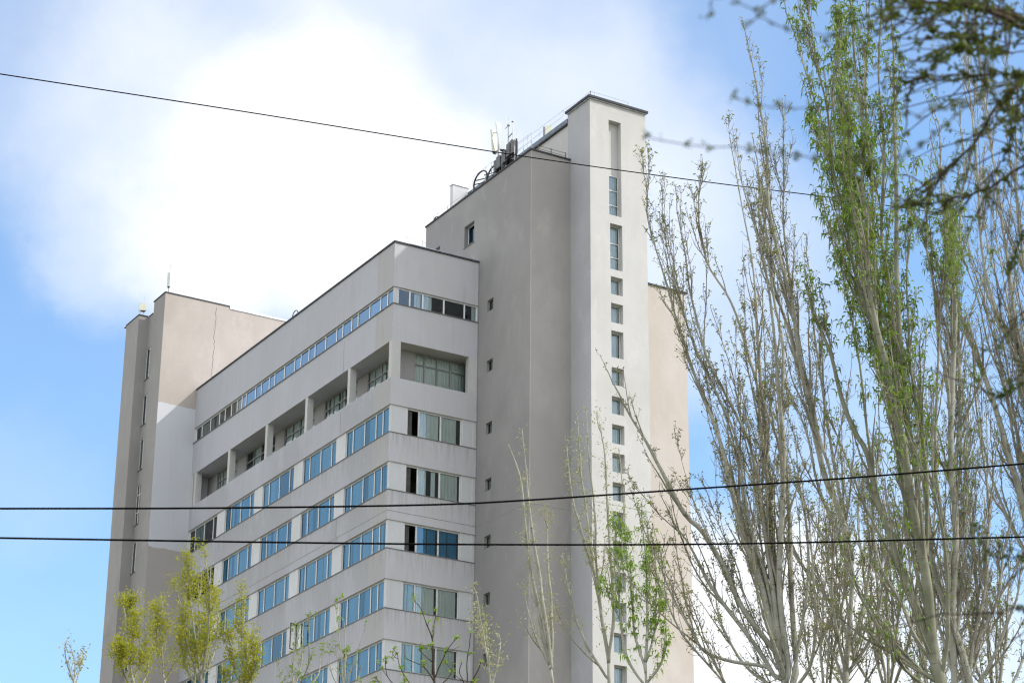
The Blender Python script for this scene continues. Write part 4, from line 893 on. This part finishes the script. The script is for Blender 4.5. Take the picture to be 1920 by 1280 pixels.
poplar(31, 'poplar_tree', 'slim twin-stemmed young poplar in front of the shaded tower corner', 50, [(1046, 1345, 16), (1038, 1290, 14), (1030, 1235, 12)],
       [[(1031, 1238, 10), (1012, 1160, 9), (1000, 1090, 8), (989, 1010, 7), (982, 930, 6), (968, 870, 5), (953, 832, 2)],
        [(1034, 1240, 10), (1022, 1160, 9), (1008, 1060, 8), (998, 980, 7), (990, 900, 5), (984, 850, 4), (979, 805, 2)],
        [(1035, 1230, 8), (1034, 1140, 7), (1028, 1050, 6), (1026, 1000, 4), (1025, 955, 2)],
        [(1030, 1250, 6), (1000, 1180, 5), (985, 1120, 3), (982, 1095, 2)]],
       leaf='l_pale', leafkind='tuft', leaf_size=.06, leaf_density=0.66, poles=(.4, 1.6), pole_gap=.9, shoot_len=(.12, .45), shoot_gap=.22, twig_len=(.05, .16), twig_gap=.2, angle=.4, twigbark='palet', group='young trees below the tower')
poplar(32, 'poplar_tree', 'slender forked poplar with pale buds before the sunlit tower corner', 48, [(1142, 1345, 15), (1142, 1280, 14), (1141, 1232, 13)],
       [[(1141, 1236, 10), (1126, 1150, 9), (1116, 1080, 8), (1100, 1030, 7), (1085, 980, 6), (1072, 930, 5), (1066, 870, 4), (1063, 838, 2)],
        [(1142, 1236, 9), (1150, 1150, 8), (1146, 1050, 6), (1140, 950, 5), (1132, 850, 4), (1120, 790, 2)],
        [(1128, 1160, 7), (1118, 1040, 6), (1112, 930, 5), (1104, 850, 4), (1099, 770, 2)],
        [(1118, 1090, 6), (1098, 960, 5), (1090, 880, 4), (1083, 780, 2)],
        [(1150, 1160, 6), (1163, 1060, 5), (1168, 960, 4), (1165, 890, 3), (1160, 840, 2)],
        [(1132, 1260, 7), (1086, 1180, 6), (1066, 1100, 5), (1056, 1050, 3), (1054, 1040, 2)]],
       leaf='l_pale', leafkind='tuft', leaf_size=.06, leaf_density=0.72, poles=(.4, 1.6), pole_gap=.9, shoot_len=(.12, .45), shoot_gap=.22, twig_len=(.05, .16), twig_gap=.2, angle=.4, twigbark='palet', group='young trees below the tower')
poplar(33, 'poplar_tree', 'slim tree draped in long bright green leaves below the window slots', 46, [(1215, 1345, 14), (1212, 1290, 12), (1210, 1230, 10)],
       [[(1210, 1240, 8), (1214, 1150, 7), (1212, 1080, 6), (1206, 1010, 4), (1202, 960, 2)],
        [(1211, 1240, 7), (1226, 1180, 6), (1232, 1100, 5), (1228, 1040, 3), (1222, 1000, 2)],
        [(1208, 1250, 7), (1190, 1180, 6), (1180, 1090, 5), (1174, 1030, 3), (1170, 985, 2)],
        [(1206, 1280, 7), (1172, 1220, 6), (1162, 1120, 5), (1156, 1030, 4), (1150, 960, 2)],
        [(1214, 1280, 7), (1240, 1240, 5), (1248, 1180, 3), (1246, 1130, 2)]],
       leaf='l_fresh', leafkind='droop', leaf_size=.17, leaf_density=1.1, poles=(.4, 1.3), pole_gap=.6, shoot_len=(.15, .6), shoot_gap=.22, angle=.38, group='young trees below the tower')
poplar(34, 'poplar_tree', 'pale catkin-hung tree rising right of the building corner windows', 47, [(925, 1345, 9), (922, 1310, 8), (920, 1280, 7)],
       [[(920, 1285, 6), (912, 1220, 5), (903, 1170, 4), (895, 1125, 3), (889, 1100, 2)], [(922, 1285, 6), (934, 1240, 5), (938, 1205, 3), (936, 1192, 2)], [(921, 1290, 5), (916, 1230, 4), (913, 1180, 3), (911, 1165, 2)]],
       leaf='l_pale', leafkind='tuft', leaf_size=.08, leaf_density=0.76, poles=(.4, 1.6), pole_gap=.9, shoot_len=(.12, .45), shoot_gap=.22, twig_len=(.05, .16), twig_gap=.2, angle=.4, twigbark='palet', group='young trees below the tower')
# --- yellow-green poplars, lower left
YG = 'yellow-green poplars along the left side'
poplar(41, 'poplar_tree', 'narrow yellow-green poplar standing in front of the left tower edge', 62, [(262, 1345, 12), (255, 1300, 10), (246, 1260, 9)],
       [[(246, 1265, 8), (240, 1220, 7), (235, 1170, 5), (232, 1140, 4), (226, 1116, 2)], [(250, 1275, 7), (262, 1240, 6), (262, 1210, 3), (261, 1195, 2)], [(243, 1260, 6), (248, 1200, 5), (243, 1155, 3), (238, 1128, 2)], [(256, 1300, 6), (275, 1265, 4), (280, 1235, 2)], [(246, 1290, 6), (228, 1250, 5), (226, 1210, 3)]],
       leaf='l_yellow', leafkind='tuft', leaf_size=.075, thick=.6, leaf_density=2.20, poles=(.4, 1.5), pole_gap=.36, shoot_len=(.15, .55), shoot_gap=.2, twig_len=(.06, .22), twig_gap=.2, angle=.4, twigbark='palet', group=YG)
poplar(42, 'poplar_tree', 'thin-topped yellow-green poplar between the two fuller ones at left', 64, [(318, 1345, 10), (312, 1300, 9), (306, 1262, 8)],
       [[(306, 1265, 7), (303, 1215, 6), (301, 1165, 5), (304, 1135, 3), (302, 1116, 2)], [(308, 1275, 6), (322, 1250, 5), (330, 1235, 2)], [(305, 1270, 6), (294, 1220, 4), (292, 1165, 3), (291, 1143, 2)]],
       leaf='l_yellow', leafkind='tuft', leaf_size=.075, thick=.6, leaf_density=1.82, poles=(.4, 1.5), pole_gap=.36, shoot_len=(.15, .55), shoot_gap=.2, twig_len=(.06, .22), twig_gap=.2, angle=.4, twigbark='palet', group=YG)
poplar(43, 'poplar_tree', 'fullest yellow-green poplar, with two leaders before the lower window rows', 60, [(384, 1345, 16), (380, 1300, 14), (376, 1262, 12)],
       [[(375, 1265, 9), (368, 1210, 8), (360, 1150, 6), (354, 1090, 4), (350, 1044, 2)], [(378, 1265, 9), (388, 1200, 8), (393, 1130, 6), (390, 1080, 4), (383, 1040, 2)], [(372, 1270, 7), (352, 1210, 6), (340, 1140, 4), (330, 1105, 3), (322, 1086, 2)],
        [(380, 1280, 7), (402, 1220, 6), (408, 1160, 4), (404, 1105, 2)], [(377, 1260, 7), (376, 1190, 6), (374, 1120, 4), (372, 1080, 2)], [(370, 1290, 6), (345, 1240, 5), (338, 1190, 3)]],
       leaf='l_yellow', leafkind='tuft', leaf_size=.075, thick=.6, leaf_density=1.63, poles=(.4, 1.5), pole_gap=.36, shoot_len=(.15, .55), shoot_gap=.2, twig_len=(.06, .22), twig_gap=.2, angle=.4, twigbark='palet', group=YG)
poplar(44, 'poplar_tree', 'low yellow-green poplar crown with a tall bare whip, right of the fullest one', 61, [(462, 1345, 10), (458, 1310, 9), (456, 1285, 8)],
       [[(456, 1288, 6), (454, 1230, 4), (455, 1170, 3), (454, 1100, 2)], [(458, 1290, 6), (474, 1260, 5), (478, 1225, 3), (474, 1205, 2)], [(455, 1295, 6), (438, 1250, 5), (430, 1205, 3), (426, 1188, 2)], [(456, 1300, 6), (462, 1250, 4), (460, 1215, 2)], [(455, 1310, 6), (425, 1285, 4), (418, 1250, 2)]],
       leaf='l_yellow', leafkind='tuft', leaf_size=.075, thick=.6, leaf_density=1.76, poles=(.4, 1.5), pole_gap=.36, shoot_len=(.15, .55), shoot_gap=.2, twig_len=(.06, .22), twig_gap=.2, angle=.4, twigbark='palet', group=YG)
poplar(45, 'poplar_tree', 'small pale reddish-leaved tree against the sky left of the building', 66, [(160, 1345, 7), (150, 1310, 6), (140, 1280, 5)],
       [[(140, 1285, 4), (128, 1250, 3), (122, 1220, 3), (125, 1198, 2)], [(142, 1285, 4), (150, 1250, 3), (148, 1230, 2)], [(138, 1290, 3), (140, 1240, 2), (132, 1210, 2)]],
       leaf='l_pale', leafkind='tuft', leaf_size=.10, leaf_density=0.35, poles=(.4, 1.2), pole_gap=.5, shoot_len=(.15, .55), shoot_gap=.2, twig_len=(.06, .22), twig_gap=.2, angle=.4, twigbark='palet', group=YG)
# --- thin young trees along the bottom edge
poplar(51, 'young_tree', 'wispy young tree with sparse tiny leaves before the lowest left windows', 52, [(560, 1345, 7), (556, 1310, 6), (552, 1290, 5)],
       [[(552, 1292, 4), (548, 1250, 3), (553, 1200, 2), (551, 1185, 2)], [(553, 1295, 4), (575, 1255, 3), (580, 1205, 2), (579, 1152, 1.5)], [(553, 1290, 4), (566, 1240, 3), (568, 1195, 2)], [(550, 1300, 3), (530, 1270, 2), (520, 1235, 1.5)], [(556, 1300, 3), (596, 1265, 2), (602, 1215, 1.5)]],
       leaf='l_fresh', leafkind='bud', leaf_size=.09, leaf_density=0.90, poles=(.3, 1.0), pole_gap=.8, shoot_len=(.15, .5), shoot_gap=.3, twig_gap=.2, angle=.5, twigbark='palet', group='thin young trees along the bottom')
poplar(52, 'young_tree', 'wispy young tree with sparse tiny leaves just left of the building corner', 50, [(648, 1345, 7), (646, 1310, 6), (644, 1290, 5)],
       [[(644, 1292, 4), (640, 1240, 3), (634, 1170, 2), (628, 1125, 1.5)], [(645, 1295, 4), (664, 1240, 3), (680, 1190, 2), (685, 1172, 1.5)], [(644, 1292, 4), (648, 1230, 3), (645, 1165, 1.5)], [(642, 1300, 3), (622, 1260, 2), (616, 1205, 1.5)], [(646, 1305, 3), (668, 1290, 2), (676, 1250, 1.5)]],
       leaf='l_fresh', leafkind='bud', leaf_size=.09, leaf_density=0.90, poles=(.3, 1.0), pole_gap=.8, shoot_len=(.15, .5), shoot_gap=.3, twig_gap=.2, angle=.5, twigbark='palet', group='thin young trees along the bottom')
poplar(53, 'young_tree', 'dark bare sapling with round green buds in front of the corner windows', 26, [(822, 1345, 10), (817, 1300, 8), (815, 1280, 7)],
       [[(815, 1285, 6), (812, 1240, 5), (810, 1195, 4), (800, 1170, 3), (788, 1140, 2), (777, 1126, 2)], [(811, 1200, 3), (814, 1170, 2), (818, 1143, 2)], [(815, 1270, 4), (828, 1240, 3), (840, 1215, 2), (858, 1194, 2)], [(813, 1275, 4), (795, 1250, 3), (775, 1240, 2), (760, 1233, 2)],
        [(815, 1295, 4), (840, 1270, 3), (849, 1255, 2)], [(812, 1290, 4), (780, 1290, 3), (752, 1255, 2), (744, 1222, 2)], [(810, 1240, 3), (790, 1222, 2), (785, 1216, 2)], [(760, 1300, 3), (728, 1270, 2), (722, 1228, 2)], [(760, 1310, 3), (720, 1285, 2), (702, 1268, 2)]],
       bark='darkbark', twigbark='darkbark', leaf='l_fresh', leafkind='bud', leaf_size=.075, leaf_density=1.28, poles=(.15, .5), pole_gap=.7, shoot_len=(.06, .25), shoot_gap=.35, twig_gap=.35, twig_len=(.03, .08), angle=.8, depth_jit=.3, group='thin young trees along the bottom')
poplar(54, 'young_tree', 'dark bare sapling with few buds at the foot of the downpipe corner', 27, [(880, 1345, 7), (877, 1300, 6), (876, 1285, 5)],
       [[(876, 1288, 4), (876, 1240, 3), (880, 1210, 2), (883, 1186, 2)], [(877, 1290, 4), (895, 1258, 3), (902, 1240, 2)], [(876, 1292, 3), (862, 1260, 2), (866, 1240, 2)]],
       bark='darkbark', twigbark='darkbark', leaf='l_fresh', leafkind='bud', leaf_size=.07, leaf_density=1.20, poles=(.12, .4), pole_gap=.7, shoot_len=(.05, .2), shoot_gap=.35, twig_gap=.35, twig_len=(.03, .08), angle=.8, depth_jit=.3, group='thin young trees along the bottom')

# --- the near tree whose out-of-focus branches hang in from the right
def near_tree():
    r = np.random.default_rng(77); UPZ = np.array([0, 0, 1.])
    b = at(2330, 700, 7.5); base = np.array([b[0], b[1], 0.])
    root = thing('near_tree', 'dark out-of-focus branches with small unfolding leaves hanging in at the upper right', 'tree', base)
    crown_fork = at(2330, 250, 7.5)
    s = MB(); C = spline([base, base+np.array([.06, .05, 2.2]), at(2330, 600, 7.5), crown_fork], 24); s.tube(C, np.linspace(.19, .10, 24), 12); s.build('trunk', M['darkbark'], root, smooth=True)
    f = (2330, 330, 7.5)
    L = [([f, (2100, 130, 7.3), (1990, 62, 7.1), (1905, 34, 7.0), (1850, 14, 6.9), (1770, -18, 6.8), (1690, -60, 6.7)], 26, 9),
         ([f, (2120, 190, 7.1), (1990, 92, 6.8), (1925, 52, 6.7), (1880, 30, 6.6), (1800, 8, 6.5), (1700, 2, 6.5), (1600, -25, 6.4)], 20, 5),
         ([f, (2080, 200, 7.6), (1940, 145, 7.6), (1903, 168, 7.6), (1875, 195, 7.6), (1850, 232, 7.6), (1822, 275, 7.6), (1790, 305, 7.6), (1750, 345, 7.7), (1722, 372, 7.7)], 14, 3),
         ([f, (2080, 330, 7.8), (1960, 300, 7.8), (1905, 318, 7.8), (1870, 345, 7.8), (1820, 364, 7.8), (1765, 378, 7.9), (1690, 384, 8.0)], 12, 2.5),
         ([(1990, 150, 7.1), (1900, 140, 6.9), (1840, 140, 6.8), (1760, 141, 6.8), (1700, 152, 6.9)], 5, 2),
         ([(1905, 34, 7.0), (1850, 75, 6.9), (1790, 66, 6.8), (1730, 48, 6.8), (1690, 30, 6.8)], 5, 2),
         ([(1900, 100, 6.6), (1840, 95, 6.4), (1780, 92, 6.3), (1745, 118, 6.2)], 4, 2),
         ([(1800, 8, 6.5), (1760, 20, 6.3), (1700, 14, 6.2), (1670, 28, 6.1), (1630, 8, 6.0)], 5, 2),
         ([(1990, 250, 7.5), (1915, 215, 7.3), (1870, 190, 7.2), (1840, 150, 7.1)], 6, 2),
         ([(1940, 145, 7.4), (1900, 220, 7.4), (1890, 280, 7.4), (1860, 330, 7.4), (1836, 398, 7.4)], 6, 2),
         ([(1985, 380, 8.2), (1930, 420, 8.2), (1905, 470, 8.2), (1890, 520, 8.2), (1870, 560, 8.2)], 5, 2),
         ([(2000, 520, 8.0), (1945, 560, 8.0), (1905, 600, 8.0), (1880, 640, 8.0), (1860, 660, 8.0)], 5, 2),
         ([(2020, 690, 7.8), (1960, 690, 7.8), (1915, 700, 7.8), (1880, 740, 7.8), (1850, 735, 7.8)], 5, 2),
         ([(2040, 1000, 7.4), (1960, 1040, 7.4), (1900, 1045, 7.4), (1850, 1035, 7.4), (1832, 990, 7.4)], 5, 2),
         ([(2040, 1160, 7.4), (1960, 1150, 7.4), (1900, 1140, 7.4), (1870, 1150, 7.4)], 5, 2),
         ([(2120, 190, 5.4), (1900, 150, 5.0), (1700, 290, 4.8), (1560, 290, 4.6), (1450, 288, 4.5), (1350, 274, 4.4), (1270, 268, 4.4), (1205, 255, 4.4)], 3.2, 1.6),
         ([(2120, 100, 5.0), (1850, 180, 4.7), (1700, 215, 4.5), (1560, 204, 4.4), (1450, 200, 4.3), (1375, 184, 4.2)], 3.2, 1.6),
         ([(2120, -60, 4.6), (1800, -40, 4.4), (1600, 62, 4.2), (1480, 55, 4.1), (1400, 18, 4.0), (1350, -20, 4.0)], 3.4, 2),
         ([(1600, -60, 4.4), (1450, 0, 4.2), (1420, 30, 4.2), (1400, 48, 4.2)], 3.4, 2), ([(1450, -60, 4.0), (1350, -10, 3.9), (1328, 30, 3.9)], 3.4, 2)]
    nodes = []
    wood = FM(); SPs = []
    for li, (pts, w0, w1) in enumerate(L):
        P = [at(*p) for p in pts]; C = spline(P, 40); C[2:-1] += r.normal(0, .003, (37, 3))
        sc_ = [w/FPX*np.linalg.norm(C[0]-CAM_O)/2 for w in (w0, w1)]
        s = MB(); s.tube(C, np.linspace(sc_[0], sc_[1], 40), 7); s.build('branch', M['darkbark'], root, smooth=True)
        thin = li >= 15
        i, p, t, f = along(r, C[None], .040, .04)
        if thin: p = spline(C, max(4, int(np.linalg.norm(np.diff(C, axis=0), axis=1).sum()/.046)))+r.normal(0, .004, (max(4, int(np.linalg.norm(np.diff(C, axis=0), axis=1).sum()/.046)), 3))
        nodes += [(q, .0075, 9, .011) if thin else (q, .017, 12 if li < 10 else 7, .021) for q in p]
        if not thin:
            i, p, t, f = along(r, C[None], .042 if li < 10 else .11, .06); n = len(p)
            if n:
                SP, SR = shoots(r, p, t, r.uniform(.08, .45, n), r.uniform(.4, 1.2, n), 6, nrm(t*.6-UPZ*.1), .18, np.full(n, .0032), np.full(n, .0012)); wood.tubes(SP, SR, 4)
                for q in SP:
                    for k in (2, 4, 6):
                        if r.random() < .85: nodes.append((q[k], .009, 6, .016))
    wood.build('twigs', M['darkbark'], root)
    ct = np.array([n[2] for n in nodes]); k = r.poisson(ct); ii = np.repeat(np.arange(len(nodes)), k)
    p = np.array([n[0] for n in nodes])[ii]; rad = np.array([n[1] for n in nodes])[ii][:, None]; L_ = np.array([n[3] for n in nodes])[ii][:, None]*r.uniform(.6, 1.3, (len(ii), 1))
    p = p+r.normal(0, .5, p.shape)*rad; d0 = nrm(r.normal(0, 1, p.shape)); d1 = nrm(d0+r.normal(0, .4, p.shape)-UPZ*.3); s1 = nrm(np.cross(d0, r.normal(0, 1, p.shape)))
    a_ = p+d0*L_*.45; b_ = a_+d1*L_*.55
    lv = FM(); lv.quads(np.stack([p, a_+s1*L_*.36, b_, a_-s1*L_*.36], 1)); lv.build('crown', M['l_fore'], root)
near_tree()
